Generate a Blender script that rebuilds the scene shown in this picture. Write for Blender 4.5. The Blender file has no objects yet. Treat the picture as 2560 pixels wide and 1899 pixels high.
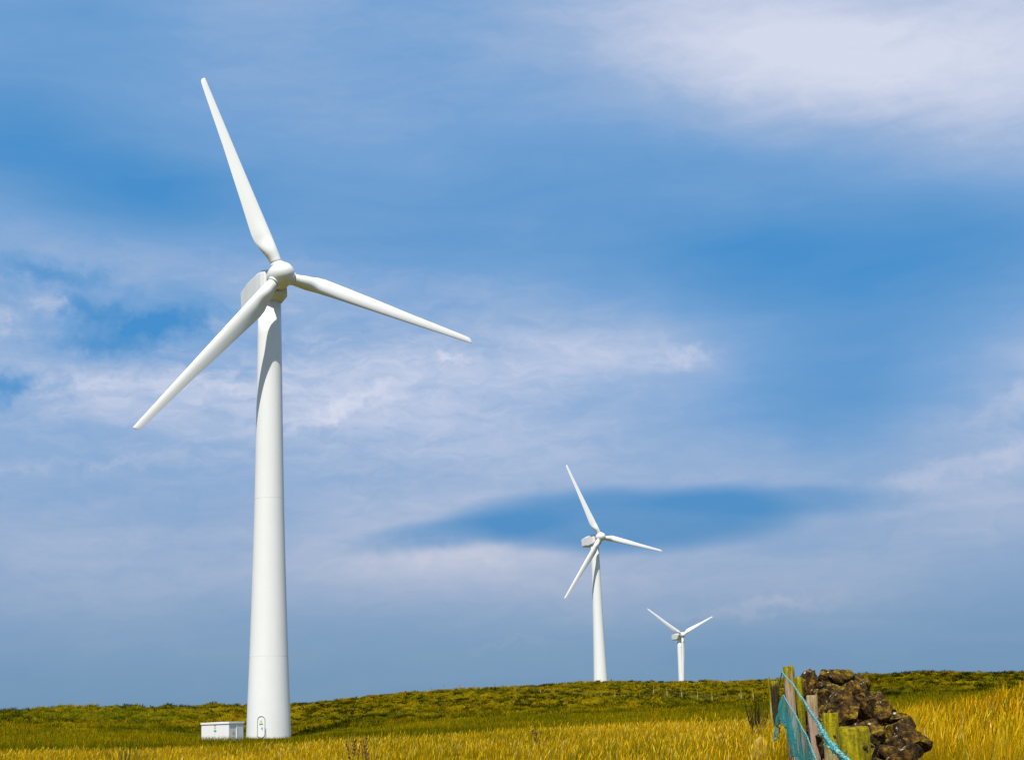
import bpy, math, random
import numpy as np
from mathutils import Matrix, Vector

# ------------------------------------------------------------------ camera
SC = bpy.context.scene
EYE = 1.35                                   # metres above the turf under the photographer
FPX = 3931.4                                 # focal length in pixels of a 2560 px wide picture
cam_d = bpy.data.cameras.new('camera')
cam_d.sensor_width = 36.0
cam_d.lens = 36.0 * FPX / 2560.0
cam_d.clip_end = 20000
cam = bpy.data.objects.new('camera', cam_d)
SC.collection.objects.link(cam)
SC.camera = cam
PITCH, ROLL = math.radians(12.546), math.radians(1.828)
_F = Vector((0, math.cos(PITCH), math.sin(PITCH)))
_U0 = Vector((0, -math.sin(PITCH), math.cos(PITCH)))
_R0 = Vector((1, 0, 0))
_R = _R0 * math.cos(ROLL) - _U0 * math.sin(ROLL)
_U = _U0 * math.cos(ROLL) + _R0 * math.sin(ROLL)
mw = Matrix((( _R.x, _U.x, -_F.x, 0), (_R.y, _U.y, -_F.y, 0), (_R.z, _U.z, -_F.z, EYE), (0, 0, 0, 1)))
cam.matrix_world = mw

# ------------------------------------------------------------------ exposure
SC.render.resolution_x, SC.render.resolution_y = 1024, 759
SC.view_settings.view_transform = 'Standard'
SC.view_settings.look = 'None'
SC.view_settings.exposure = 0.2
SC.view_settings.gamma = 1.0

# ------------------------------------------------------------------ sun and sky
SUN_EL, SUN_AZ = 59.0, -166.0                # azimuth clockwise from the viewing direction (+Y)
se, sa = math.radians(SUN_EL), math.radians(SUN_AZ)
sun_dir = Vector((math.sin(sa) * math.cos(se), math.cos(sa) * math.cos(se), math.sin(se)))
sun_d = bpy.data.lights.new('sun', 'SUN')
sun_d.energy = 5.0
sun_d.angle = math.radians(0.5)
sun_d.color = (1.0, 0.95, 0.87)
sun = bpy.data.objects.new('sun', sun_d)
sun.rotation_euler = sun_dir.to_track_quat('Z', 'Y').to_euler()
sun.location = (-30, -60, 90)
SC.collection.objects.link(sun)


def lin(c):
    return tuple(((v / 255) / 12.92 if v / 255 <= 0.04045 else ((v / 255 + 0.055) / 1.055) ** 2.4) for v in c) + (1,)


class NT:
    """tiny helper round a node tree"""
    def __init__(s, tree):
        s.t = tree
    def n(s, typ, **kw):
        nd = s.t.nodes.new(typ)
        for k, v in kw.items():
            setattr(nd, k, v)
        return nd
    def l(s, a, b):
        s.t.links.new(a, b)
    def put(s, sock, v):
        if hasattr(v, 'is_output'):
            s.l(v, sock)
        else:
            sock.default_value = v
    def m(s, op, a, b=0.0, c=None, clamp=False):
        nd = s.n('ShaderNodeMath', operation=op, use_clamp=clamp)
        s.put(nd.inputs[0], a); s.put(nd.inputs[1], b)
        if c is not None:
            s.put(nd.inputs[2], c)
        return nd.outputs[0]
    def noise(s, vec, scale, detail=4, rough=0.55, dist=0.0, lac=2.0):
        nd = s.n('ShaderNodeTexNoise')
        if vec is not None:
            s.l(vec, nd.inputs['Vector'])
        nd.inputs['Scale'].default_value = scale
        nd.inputs['Detail'].default_value = detail
        nd.inputs['Roughness'].default_value = rough
        nd.inputs['Distortion'].default_value = dist
        nd.inputs['Lacunarity'].default_value = lac
        return nd
    def ramp(s, fac, stops, interp='LINEAR'):
        nd = s.n('ShaderNodeValToRGB')
        nd.color_ramp.interpolation = interp
        e = nd.color_ramp.elements
        while len(e) < len(stops):
            e.new(0.5)
        for i, (p, c) in enumerate(stops):
            e[i].position = p; e[i].color = c if len(c) == 4 else tuple(c) + (1,)
        s.l(fac, nd.inputs[0])
        return nd.outputs[0]
    def mix(s, fac, a, b, blend='MIX'):
        nd = s.n('ShaderNodeMix', data_type='RGBA', blend_type=blend)
        s.put(nd.inputs[0], fac); s.put(nd.inputs[6], a); s.put(nd.inputs[7], b)
        return nd.outputs[2]
    def mapping(s, vec, loc=(0, 0, 0), rot=(0, 0, 0), scale=(1, 1, 1), typ='POINT'):
        nd = s.n('ShaderNodeMapping', vector_type=typ)
        s.l(vec, nd.inputs[0])
        nd.inputs[1].default_value = loc; nd.inputs[2].default_value = rot; nd.inputs[3].default_value = scale
        return nd.outputs[0]


def build_world():
    w = bpy.data.worlds.new('World')
    SC.world = w
    w.use_nodes = True
    t = NT(w.node_tree)
    w.node_tree.nodes.clear()
    out = t.n('ShaderNodeOutputWorld')
    sky = t.n('ShaderNodeTexSky')
    sky.sky_type = 'NISHITA'
    sky.sun_disc = False
    sky.sun_elevation = se
    sky.sun_rotation = sa
    sky.air_density = 1.0
    sky.dust_density = 0.6
    sky.ozone_density = 1.5
    bg1 = t.n('ShaderNodeBackground')
    t.l(sky.outputs[0], bg1.inputs[0])
    bg1.inputs[1].default_value = 0.07
    tc = t.n('ShaderNodeTexCoord')
    sep = t.n('ShaderNodeSeparateXYZ')
    t.l(tc.outputs['Generated'], sep.inputs[0])
    x, y, z = sep.outputs
    DEG = 180 / math.pi
    az = t.m('MULTIPLY', t.m('ARCTAN2', x, y), DEG)
    el = t.m('MULTIPLY', t.m('ARCSINE', z), DEG)
    com = t.n('ShaderNodeCombineXYZ')
    t.l(az, com.inputs[0]); t.l(el, com.inputs[1])
    p = com.outputs[0]
    # domain warp
    w1 = t.noise(p, 0.16, 3, 0.5)
    w2 = t.noise(p, 0.75, 4, 0.6)
    def centred(nd, amt):
        sb = t.n('ShaderNodeVectorMath', operation='SUBTRACT'); t.l(nd.outputs['Color'], sb.inputs[0]); sb.inputs[1].default_value = (.5, .5, .5)
        sc = t.n('ShaderNodeVectorMath', operation='MULTIPLY'); t.l(sb.outputs[0], sc.inputs[0]); sc.inputs[1].default_value = amt
        return sc.outputs[0]
    a1 = t.n('ShaderNodeVectorMath', operation='ADD'); t.l(p, a1.inputs[0]); t.l(centred(w1, (2.4, 0.7, 0)), a1.inputs[1])
    a2 = t.n('ShaderNodeVectorMath', operation='ADD'); t.l(a1.outputs[0], a2.inputs[0]); t.l(centred(w2, (1.5, 0.7, 0)), a2.inputs[1])
    pw = a2.outputs[0]
    pw1 = a1.outputs[0]
    # thicker (+) and thinner (-) banks of the cloud veil: azimuth, elevation in degrees, weight
    B = [(-19.02,25.41,-0.10),(-14.64,24.45,-0.13),(-10.14,25.24,0.04),(-9.83,24.15,0.03),(-3.96,24.81,-0.06),(0.45,25.29,-0.02),(3.90,25.14,0.17),(8.54,24.81,0.16),(12.03,24.47,0.22),(15.98,23.72,-0.05),(19.43,23.61,0.29),(18.65,21.70,0.21),(12.35,22.92,0.22),(11.38,22.05,0.15),(15.75,21.41,0.06),(5.34,23.10,0.05),(2.23,22.98,-0.06),(9.81,21.21,-0.13),(15.63,20.18,-0.08),(18.91,18.93,0.18),(-18.90,22.75,0.02),(-18.83,21.00,-0.37),(-15.24,19.88,-0.09),(-12.31,18.75,-0.42),(-11.62,21.86,-0.02),(-8.61,21.26,0.05),(-5.55,22.00,-0.00),(-0.17,21.23,-0.05),(-0.25,18.79,-0.14),(5.12,19.14,-0.13),(9.51,17.11,-0.21),(14.56,16.37,-0.19),(18.19,17.36,-0.19),(-17.59,18.07,-0.05),(-15.16,16.95,0.32),(-10.08,16.39,0.27),(-5.59,18.29,-0.12),(-4.10,16.99,-0.06),(1.08,17.59,0.02),(4.96,16.12,-0.06),(-17.52,16.00,-0.03),(-10.07,15.39,-0.10),(-14.41,15.29,-0.32),(-17.16,13.64,0.16),(-13.66,13.61,-0.02),(-7.12,15.12,0.03),(-4.15,13.80,0.00),(-2.67,13.34,0.11),(1.82,13.35,0.11),(6.30,13.43,0.37),(3.40,15.03,-0.05),(10.77,14.15,-0.04),(12.84,12.98,-0.20),(17.05,12.88,-0.02),(18.33,12.05,0.22),(8.65,15.45,-0.21),(17.94,14.89,-0.15),(-15.72,11.87,0.06),(-11.49,12.22,0.13),(-8.60,11.95,0.03),(-6.40,12.08,0.14),(-0.47,11.82,0.03),(4.74,11.91,-0.10),(8.44,12.15,-0.08),(-17.02,9.74,0.07),(-12.87,9.08,-0.03),(-8.60,9.36,0.04),(-4.23,9.01,0.03),(-0.09,9.63,0.13),(3.18,10.24,0.02),(9.02,9.95,0.13),(11.65,10.64,-0.27),(15.48,10.91,-0.02),(17.33,8.80,0.14),(13.85,8.21,-0.00),(8.92,8.51,0.11),(4.59,8.87,0.03),(-16.93,6.96,0.11),(-12.13,6.96,0.06),(-7.16,7.19,-0.00),(-4.28,6.12,0.26),(0.07,5.57,0.11),(5.14,5.53,0.08),(10.22,6.58,-0.05),(16.41,6.22,0.16),(-15.52,4.89,0.12),(-8.59,4.79,0.05),(-2.87,4.09,-0.00),(4.34,3.99,0.11),(10.07,4.47,0.18),(16.16,3.48,-0.01),(-15.45,2.42,-0.08),(-1.47,2.48,-0.03),(7.13,2.62,-0.15),(15.35,1.88,-0.08)]
    tot = None
    q = t.n('ShaderNodeSeparateXYZ'); t.l(pw1, q.inputs[0]); sp1 = q.outputs
    w3 = t.noise(p, 1.2, 5, 0.60)
    a3 = t.n('ShaderNodeVectorMath', operation='ADD'); t.l(pw, a3.inputs[0]); t.l(centred(w3, (3.0, 1.4, 0)), a3.inputs[1])
    q = t.n('ShaderNodeSeparateXYZ'); t.l(a3.outputs[0], q.inputs[0]); sp2 = q.outputs
    for (a, e, amp) in B:
        cx = t.n('ShaderNodeCombineXYZ'); t.l(sp1[0], cx.inputs[0]); t.l(sp1[1], cx.inputs[1])
        if tot is not None: t.l(tot, cx.inputs[2])
        v = t.mapping(cx.outputs[0], (a, e, 0), (0, 0, 0), (4.6, 1.9, 1e5), 'TEXTURE')
        ln = t.n('ShaderNodeVectorMath', operation='DOT_PRODUCT'); t.l(v, ln.inputs[0]); t.l(v, ln.inputs[1])
        g = t.m('POWER', 0.42, ln.outputs['Value'])
        tot = t.m('MULTIPLY_ADD', g, amp, 0.50 if tot is None else tot)
    # small puffs, streaks and holes with torn edges
    for (a, e, ra, re_, rot, amp) in [(-13.3,14.6,1.9,.50,6,-.50),(-15.6,15.3,1.2,.35,-15,-.34),(-18.3,12.3,1.2,.5,0,-.55),(-17.0,16.4,1.8,.35,-5,-.35),(-15.0,13.9,1.6,.3,0,-.3),(-16.9,15.3,1.0,.55,10,.22),(-18.6,14.7,.8,.5,0,.25),(-10.9,14.6,1.1,.5,0,.12),(-6.3,11.7,2.1,.30,22,.20),(-2.6,13.3,.75,.22,-8,.20),(-10.5,12.4,2.4,.25,-6,.12),(-14.5,12.6,1.6,.25,3,.12),(6.6,13.1,1.0,.35,-8,.14),(17.4,10.6,1.8,.6,18,.12),(16.6,8.6,4.2,.42,12,.12),(8.5,3.95,3.2,.26,2,.14),(-2.4,6.3,3.5,.45,-4,.14),(-14.5,9.6,4.5,.22,2,.08),(-0.6,3.1,1.6,.14,2,.10)]:
        cx = t.n('ShaderNodeCombineXYZ'); t.l(sp2[0], cx.inputs[0]); t.l(sp2[1], cx.inputs[1]); t.l(tot, cx.inputs[2])
        v = t.mapping(cx.outputs[0], (a, e, 0), (0, 0, math.radians(rot)), (ra, re_, 1e5), 'TEXTURE')
        ln = t.n('ShaderNodeVectorMath', operation='DOT_PRODUCT'); t.l(v, ln.inputs[0]); t.l(v, ln.inputs[1])
        g = t.m('POWER', 0.36, ln.outputs['Value'])
        tot = t.m('MULTIPLY_ADD', g, amp, tot)
    # wisps: long flat streaks plus finer curdled detail
    s1 = t.noise(t.mapping(pw1, (3, 1, 0), (0, 0, math.radians(-6)), (0.13, 0.62, 1)), 1.0, 6, 0.55, 0.4)
    s2 = t.noise(t.mapping(pw, (9, 4, 0), (0, 0, math.radians(5)), (0.55, 1.5, 1)), 1.0, 7, 0.62, 0.6)
    tot = t.m('MULTIPLY_ADD', t.m('SUBTRACT', s1.outputs[0], 0.5), 0.30, tot)
    # the fine detail is stronger where the cloud is thick and in the middle band
    wgt = t.m('MULTIPLY', t.m('ADD', tot, 0.1, clamp=True), 0.24)
    cx = t.n('ShaderNodeCombineXYZ'); t.l(sp2[0], cx.inputs[0]); t.l(sp2[1], cx.inputs[1]); t.l(tot, cx.inputs[2])
    v = t.mapping(cx.outputs[0], (-10.0, 13.2, 0), (0, 0, 0), (10, 3.2, 1e5), 'TEXTURE')
    ln = t.n('ShaderNodeVectorMath', operation='DOT_PRODUCT'); t.l(v, ln.inputs[0]); t.l(v, ln.inputs[1])
    wgt = t.m('MULTIPLY_ADD', t.m('POWER', 0.40, ln.outputs['Value']), 0.42, wgt)
    tot = t.m('ADD', tot, t.m('MULTIPLY', t.m('SUBTRACT', s2.outputs[0], 0.5), wgt), clamp=True)
    # one long lens of clear air under the veil, its upper edge sharp
    lens = None
    for (a, e, ra, re_, rot, soft) in [(4.0, 7.3, 7.4, 1.45, -1.0, .48), (9.5, 7.75, 6.5, .8, -2.0, .8), (-2.2, 7.0, 5.5, .8, 6.0, .7)]:
        v = t.mapping(t.n('ShaderNodeVectorMath', operation='ADD').outputs[0], (a, e, 0), (0, 0, math.radians(rot)), (ra, re_, 1e3), 'TEXTURE')
        add = v.node.inputs[0].links[0].from_node
        t.l(p, add.inputs[0]); t.l(centred(w1, (1.5, 0.7, 0)), add.inputs[1])
        ln = t.n('ShaderNodeVectorMath', operation='LENGTH'); t.l(v, ln.inputs[0])
        mr = t.n('ShaderNodeMapRange', interpolation_type='SMOOTHSTEP'); t.l(ln.outputs['Value'], mr.inputs[0])
        mr.inputs[1].default_value = 1.0 - soft; mr.inputs[2].default_value = 1.0; mr.inputs[3].default_value = 0.50; mr.inputs[4].default_value = 0.0
        tot = t.m('SUBTRACT', tot, t.m('MULTIPLY', mr.outputs[0], (1.0 if lens is None else .7))); lens = 1
    tot = t.m('ADD', tot, 0.0, clamp=True)
    hi = t.ramp(tot, [(0.0, lin((66, 141, 204))), (0.22, lin((95, 152, 206))), (0.42, lin((116, 162, 212))), (0.62, lin((150, 178, 216))), (0.82, lin((192, 203, 228))), (1.0, lin((213, 219, 237)))])
    lo = t.ramp(tot, [(0.0, lin((82, 138, 186))), (0.3, lin((104, 146, 190))), (0.6, lin((134, 161, 196))), (1.0, lin((180, 186, 207)))])
    kel = t.n('ShaderNodeMapRange', interpolation_type='SMOOTHSTEP')
    t.l(el, kel.inputs[0]); kel.inputs[1].default_value = 2.0; kel.inputs[2].default_value = 13.0
    col = t.mix(kel.outputs[0], lo, hi)
    # the blue-grey band of distant air close to the horizon
    kh = t.n('ShaderNodeMapRange', interpolation_type='SMOOTHSTEP')
    t.l(el, kh.inputs[0]); kh.inputs[1].default_value = -1.0; kh.inputs[2].default_value = 6.0
    kh.inputs[3].default_value = 0.85; kh.inputs[4].default_value = 0.0
    col = t.mix(kh.outputs[0], col, lin((100, 141, 174)))
    bg2 = t.n('ShaderNodeBackground')
    t.l(col, bg2.inputs[0]); bg2.inputs[1].default_value = 0.905
    ms = t.n('ShaderNodeMixShader')
    # cloud deck thins overhead and behind, where the clear sky shows
    kz = t.n('ShaderNodeMapRange', interpolation_type='SMOOTHSTEP')
    t.l(el, kz.inputs[0]); kz.inputs[1].default_value = 28.0; kz.inputs[2].default_value = 60.0
    kz.inputs[3].default_value = 0.93; kz.inputs[4].default_value = 0.45
    t.l(kz.outputs[0], ms.inputs[0]); t.l(bg1.outputs[0], ms.inputs[1]); t.l(bg2.outputs[0], ms.inputs[2])
    t.l(ms.outputs[0], out.inputs[0])


build_world()

# ------------------------------------------------------------------ helpers
def link(o):
    SC.collection.objects.link(o)
    return o


def tag(o, label=None, cat=None, group=None, kind=None):
    if label: o['label'] = label
    if cat: o['category'] = cat
    if group: o['group'] = group
    if kind: o['kind'] = kind
    return o


def empty(name, loc=(0, 0, 0), rz=0.0, label=None, cat=None, group=None):
    o = link(bpy.data.objects.new(name, None))
    o.location = loc; o.rotation_euler = (0, 0, rz); o.empty_display_size = 0.3
    return tag(o, label, cat, group)


def fast_mesh(name, V, Q, mat=None, parent=None, smooth=False, col=None):
    """V (n,3), Q (m,k) numpy arrays -> one mesh object"""
    V = np.asarray(V, np.float32); Q = np.asarray(Q, np.int32)
    k = Q.shape[1]
    me = bpy.data.meshes.new(name)
    me.vertices.add(len(V)); me.vertices.foreach_set('co', V.ravel())
    me.loops.add(Q.size); me.loops.foreach_set('vertex_index', Q.ravel())
    me.polygons.add(len(Q))
    me.polygons.foreach_set('loop_start', np.arange(len(Q), dtype=np.int32) * k)
    me.polygons.foreach_set('use_smooth', np.full(len(Q), smooth))
    me.update(calc_edges=True)
    if col is not None:
        ca = me.color_attributes.new('col', 'FLOAT_COLOR', 'POINT')
        c4 = np.ones((len(V), 4), np.float32); c4[:, :3] = col
        ca.data.foreach_set('color', c4.ravel())
    if mat: me.materials.append(mat)
    o = link(bpy.data.objects.new(name, me))
    if parent: o.parent = parent
    return o


class MB:
    """collects shapes, links them as one mesh object"""
    def __init__(s):
        s.v = []; s.f = []; s.sm = []
    def add(s, vs, fs, smooth=False):
        b = len(s.v)
        s.v += [tuple(v) for v in vs]
        s.f += [tuple(i + b for i in f) for f in fs]
        s.sm += [smooth] * len(fs)
        return s
    def box(s, c, d, M=None, bev=0.0):
        x, y, z = d[0] / 2, d[1] / 2, d[2] / 2
        if bev <= 0:
            vs = [Vector((i * x, j * y, k * z)) for k in (-1, 1) for j in (-1, 1) for i in (-1, 1)]
            fs = [(0, 2, 3, 1), (4, 5, 7, 6), (0, 1, 5, 4), (2, 6, 7, 3), (0, 4, 6, 2), (1, 3, 7, 5)]
        else:
            import bmesh
            bm = bmesh.new(); bmesh.ops.create_cube(bm, size=1)
            for v in bm.verts: v.co = Vector((v.co.x * d[0], v.co.y * d[1], v.co.z * d[2]))
            bmesh.ops.bevel(bm, geom=bm.edges[:], offset=bev, segments=2, affect='EDGES', profile=0.7)
            bm.verts.index_update()
            vs = [v.co.copy() for v in bm.verts]; fs = [[v.index for v in f.verts] for f in bm.faces]; bm.free()
        out = []
        for v in vs:
            v = v + Vector(c)
            out.append(M @ v if M else v)
        return s.add(out, fs)
    def lathe(s, prof, n=32, M=None, cap=True, smooth=True):
        """prof: (r, z) pairs round the z axis"""
        vs = []
        for r, z in prof:
            for i in range(n):
                a = 2 * math.pi * i / n
                v = Vector((r * math.cos(a), r * math.sin(a), z))
                vs.append(M @ v if M else v)
        fs = []
        for j in range(len(prof) - 1):
            for i in range(n):
                fs.append((j * n + i, j * n + (i + 1) % n, (j + 1) * n + (i + 1) % n, (j + 1) * n + i))
        s.add(vs, fs, smooth)
        if cap:
            b = len(s.v) - len(vs)
            s.f.append(tuple(b + i for i in reversed(range(n)))); s.sm.append(False)
            s.f.append(tuple(b + (len(prof) - 1) * n + i for i in range(n))); s.sm.append(False)
        return s
    def tube(s, pts, r, n=8, smooth=True):
        pts = [Vector(p) for p in pts]
        rs = r if isinstance(r, (list, tuple)) else [r] * len(pts)
        vs = []; up = Vector((0, 0, 1))
        for i, p in enumerate(pts):
            d = (pts[min(i + 1, len(pts) - 1)] - pts[max(i - 1, 0)]).normalized()
            a = d.cross(up if abs(d.z) < 0.95 else Vector((1, 0, 0))).normalized(); b = a.cross(d)
            for k in range(n):
                t = 2 * math.pi * k / n
                vs.append(p + (a * math.cos(t) + b * math.sin(t)) * rs[i])
        fs = [(j * n + i, j * n + (i + 1) % n, (j + 1) * n + (i + 1) % n, (j + 1) * n + i) for j in range(len(pts) - 1) for i in range(n)]
        s.add(vs, fs, smooth)
        b = len(s.v) - len(vs)
        s.f.append(tuple(b + i for i in range(n))); s.sm.append(False)
        s.f.append(tuple(b + (len(pts) - 1) * n + i for i in reversed(range(n)))); s.sm.append(False)
        return s
    def build(s, name, mat, parent=None):
        me = bpy.data.meshes.new(name)
        me.from_pydata(s.v, [], s.f)
        me.polygons.foreach_set('use_smooth', s.sm)
        me.materials.append(mat)
        me.update()
        o = link(bpy.data.objects.new(name, me))
        if parent: o.parent = parent
        return o


def copy_tree(o, parent=None):
    c = o.copy(); link(c); c.parent = parent
    for ch in list(o.children):
        copy_tree(ch, c)
    return c


# smooth value noise in numpy
def vnoise(x, y, seed=0):
    xi = np.floor(x).astype(np.int64); yi = np.floor(y).astype(np.int64)
    fx = x - xi; fy = y - yi
    fx = fx * fx * fx * (fx * (fx * 6 - 15) + 10); fy = fy * fy * fy * (fy * (fy * 6 - 15) + 10)
    def h(i, j):
        n = (i * 374761393 + j * 668265263 + seed * 1442695041) & 0xffffffff
        n = ((n ^ (n >> 13)) * 1274126177) & 0xffffffff
        n = ((n ^ (n >> 16)) * 2246822519) & 0xffffffff
        return ((n ^ (n >> 15)) & 0xffff) / 65535.0
    a = h(xi, yi); b = h(xi + 1, yi); c = h(xi, yi + 1); d = h(xi + 1, yi + 1)
    return (a + (b - a) * fx) * (1 - fy) + (c + (d - c) * fx) * fy


def fbm(x, y, o=4, seed=0):
    s = 0; a = 0.5; t = 0
    for k in range(o):
        s = s + a * vnoise(x, y, seed + 17 * k); t += a
        x = x * 2.03 + 7.1; y = y * 2.03 - 3.7; a *= 0.5
    return s / t


# ------------------------------------------------------------------ the lie of the land
# heights relative to the eye; columns are bearings from the view axis in degrees, rows distances in metres
AZ = np.array([-180, -60, -30, -18, -14, -9, -5.8, -3, 0, 2.7, 5.5, 8.1, 12.5, 17.3, 30, 60, 180.])
DD = np.array([0, 6, 12, 22, 38, 56, 80, 120, 147, 200, 240, 300, 360, 430, 600, 750, 1500, 4000, 9000.])
ZZ = np.array([
 [-1.35]*17,
 [-1.4,-1.4,-1.4,-1.35,-1.35,-1.35,-1.3,-1.3,-1.3,-1.25,-1.2,-1.2,-1.15,-1.1,-1.1,-1.2,-1.4],
 [-1.4,-1.4,-1.35,-1.3,-1.3,-1.3,-1.3,-1.28,-1.25,-1.2,-1.15,-1.05,-.95,-.64,-.5,-.8,-1.4],
 [-1.6,-1.5,-1.3,-1.2,-1.2,-1.2,-1.18,-1.16,-1.12,-1.05,-.96,-.80,-.60,-.24,-.15,-.5,-1.6],
 [-2.0,-1.5,-1.2,-.90,-.90,-.90,-.86,-.82,-.74,-.64,-.54,-.52,-.48,-.26,-.2,-.3,-2.2],
 [-2.5,-1.7,-1.2,-.55,-.60,-.68,-.60,-.54,-.42,-.30,-.28,-.35,-.40,-.36,-.3,-.4,-2.5],
 [-3.0,-2.0,-1.5,-1.1,-1.1,-1.1,-1.0,-.9,-.8,-.75,-.75,-.75,-.8,-.8,-.6,-.8,-3.0],
 [-4.0,-2.5,-.8,.15,.0,-.45,-.1,.05,.2,.3,.35,.4,.5,.5,.5,.2,-4.0],
 [-5.0,-3.0,.2,1.1,.7,-.28,.1,.6,.9,1.0,1.1,1.3,1.4,1.4,1.2,.6,-5.0],
 [-7.0,-4.0,2.,3.2,3.0,2.5,2.5,2.5,2.6,2.5,2.4,2.7,3.3,3.3,3.,1.0,-7.0],
 [-8.0,-5.0,4.,4.9,4.75,4.5,4.2,4.0,4.0,3.6,3.6,3.9,4.8,4.8,4.4,2.0,-8.0],
 [-10.,-6.0,4.,4.8,4.9,5.2,6.2,6.4,7.0,6.6,6.2,6.4,7.3,7.0,6.,2.5,-10.],
 [-12.,-8.0,2.,3.5,4.0,5.6,8.0,9.4,10.1,10.0,9.5,8.8,8.8,7.6,6.5,3.0,-12.],
 [-14.,-10.,0.,1.0,1.5,3.0,4.0,5.5,6.8,6.85,6.8,6.,7.,6.,5.,2.0,-14.],
 [-18.,-14.,-4.,-4.,-4.,-4.,-3,-3,-2.5,-2.,-2.,-2.,0,0,0.,-4.,-18.],
 [-22.,-18.,-8.,-8.,-8.,-7.,-5,-4,-3,-2.1,-2.1,-2.1,-3,-4,-4.,-10.,-22.],
 [-40.]*17, [-60.]*17, [-90.]*17])


def zbase(az, d):
    """bilinear in (bearing, distance), smoothed by averaging neighbours"""
    def f(a, r):
        ai = np.clip(np.interp(a, AZ, np.arange(len(AZ))), 0, len(AZ) - 1.0001)
        di = np.clip(np.interp(r, DD, np.arange(len(DD))), 0, len(DD) - 1.0001)
        i = di.astype(int); j = ai.astype(int); u = di - i; v = ai - j
        return (ZZ[i, j] * (1 - u) + ZZ[i + 1, j] * u) * (1 - v) + (ZZ[i, j + 1] * (1 - u) + ZZ[i + 1, j + 1] * u) * v
    s = 0
    for k in (-1, 0, 1):
        for m in (0.94, 1.0, 1.06):
            s = s + f(az + k * 0.8, d * m)
    return s / 9


def tuss(x, y):
    """hummocks of the rough pasture: amplitude grows on the hillside"""
    d = np.hypot(x, y)
    k = np.clip((d - 150) / 40, 0, 1)
    n1 = fbm(x / 2.1, y / 2.1, 3, 3); n2 = vnoise(x / 0.75, y / 0.75, 9)
    big = fbm(x / 16, y / 16, 2, 21) - 0.5
    far = np.clip((d - 300) / 60, 0, 1) * 0
    h = k * (1 - far) * ((n1 - 0.5) * 1.45 + (n2 - 0.5) * 0.35 + big * 1.2)
    near = (fbm(x / 3.0, y / 3.0, 3, 5) - 0.5) * 0.28 * np.clip(d / 12, 0, 1)
    return h + near * (1 - k)


def ground_rel(x, y):
    x = np.asarray(x, float); y = np.asarray(y, float)
    return zbase(np.degrees(np.arctan2(x, y)), np.hypot(x, y)) + tuss(x, y)


def gz(x, y):
    return float(ground_rel(np.array([x]), np.array([y]))[0]) + EYE


def polar(azd, d):
    return d * math.sin(math.radians(azd)), d * math.cos(math.radians(azd))


# ------------------------------------------------------------------ materials
def mat(name):
    m = bpy.data.materials.new(name); m.use_nodes = True
    t = NT(m.node_tree)
    return m, t, m.node_tree.nodes['Principled BSDF']


def m_ground():
    m, t, b = mat('moor_turf')
    tc = t.n('ShaderNodeTexCoord'); v = tc.outputs['Object']
    n1 = t.noise(v, 0.045, 3, 0.55).outputs[0]
    n2 = t.noise(v, 0.32, 5, 0.6, 0.5).outputs[0]
    n3 = t.noise(v, 1.7, 4, 0.65, 0.3).outputs[0]
    n4 = t.noise(v, 6.0, 3, 0.7).outputs[0]
    a = t.m('ADD', t.m('MULTIPLY', n1, 0.45), t.m('ADD', t.m('MULTIPLY', n2, 0.35), t.m('MULTIPLY', n3, 0.35)))
    c = t.ramp(a, [(0.40, (0.020, 0.026, 0.002)), (0.50, (0.075, 0.078, 0.002)), (0.58, (0.15, 0.125, 0.002)), (0.66, (0.25, 0.17, 0.003)), (0.76, (0.34, 0.22, 0.004))])
    c = t.mix(t.ramp(n4, [(0.35, (0, 0, 0)), (0.65, (1, 1, 1))]), t.mix(0.55, c, (0.02, 0.018, 0.004, 1)), c)
    t.l(c, b.inputs['Base Color']); b.inputs['Roughness'].default_value = 1.0
    b.inputs['Specular IOR Level'].default_value = 0.0
    bp = t.n('ShaderNodeBump'); bp.inputs['Strength'].default_value = 0.9; bp.inputs['Distance'].default_value = 0.3
    t.l(t.m('ADD', n3, t.m('MULTIPLY', n4, 0.5)), bp.inputs['Height']); t.l(bp.outputs[0], b.inputs['Normal'])
    return m


def m_grass():
    m, t, b = mat('grass_blades')
    at = t.n('ShaderNodeAttribute'); at.attribute_name = 'col'
    out = m.node_tree.nodes['Material Output']
    b.inputs['Roughness'].default_value = 0.7
    b.inputs['Specular IOR Level'].default_value = 0.0
    t.l(at.outputs['Color'], b.inputs['Base Color'])
    tr = t.n('ShaderNodeBsdfTranslucent'); t.l(at.outputs['Color'], tr.inputs[0])
    mx = t.n('ShaderNodeMixShader'); mx.inputs[0].default_value = 0.34
    t.l(b.outputs[0], mx.inputs[1]); t.l(tr.outputs[0], mx.inputs[2]); t.l(mx.outputs[0], out.inputs[0])
    return m


def m_white(name='white_gelcoat', base=(0.80, 0.80, 0.775), rough=0.42, streak=0.10):
    m, t, b = mat(name)
    tc = t.n('ShaderNodeTexCoord'); v = tc.outputs['Object']
    n = t.noise(t.mapping(v, scale=(1.6, 1.6, 0.12)), 1.0, 5, 0.6).outputs[0]
    n2 = t.noise(v, 0.6, 4, 0.6).outputs[0]
    f = t.m('MULTIPLY', t.m('MULTIPLY', n, n2), 4 * streak)
    c = t.mix(f, base + (1,), (base[0] * .72, base[1] * .70, base[2] * .62, 1))
    t.l(c, b.inputs['Base Color']); b.inputs['Roughness'].default_value = rough
    return m


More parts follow.
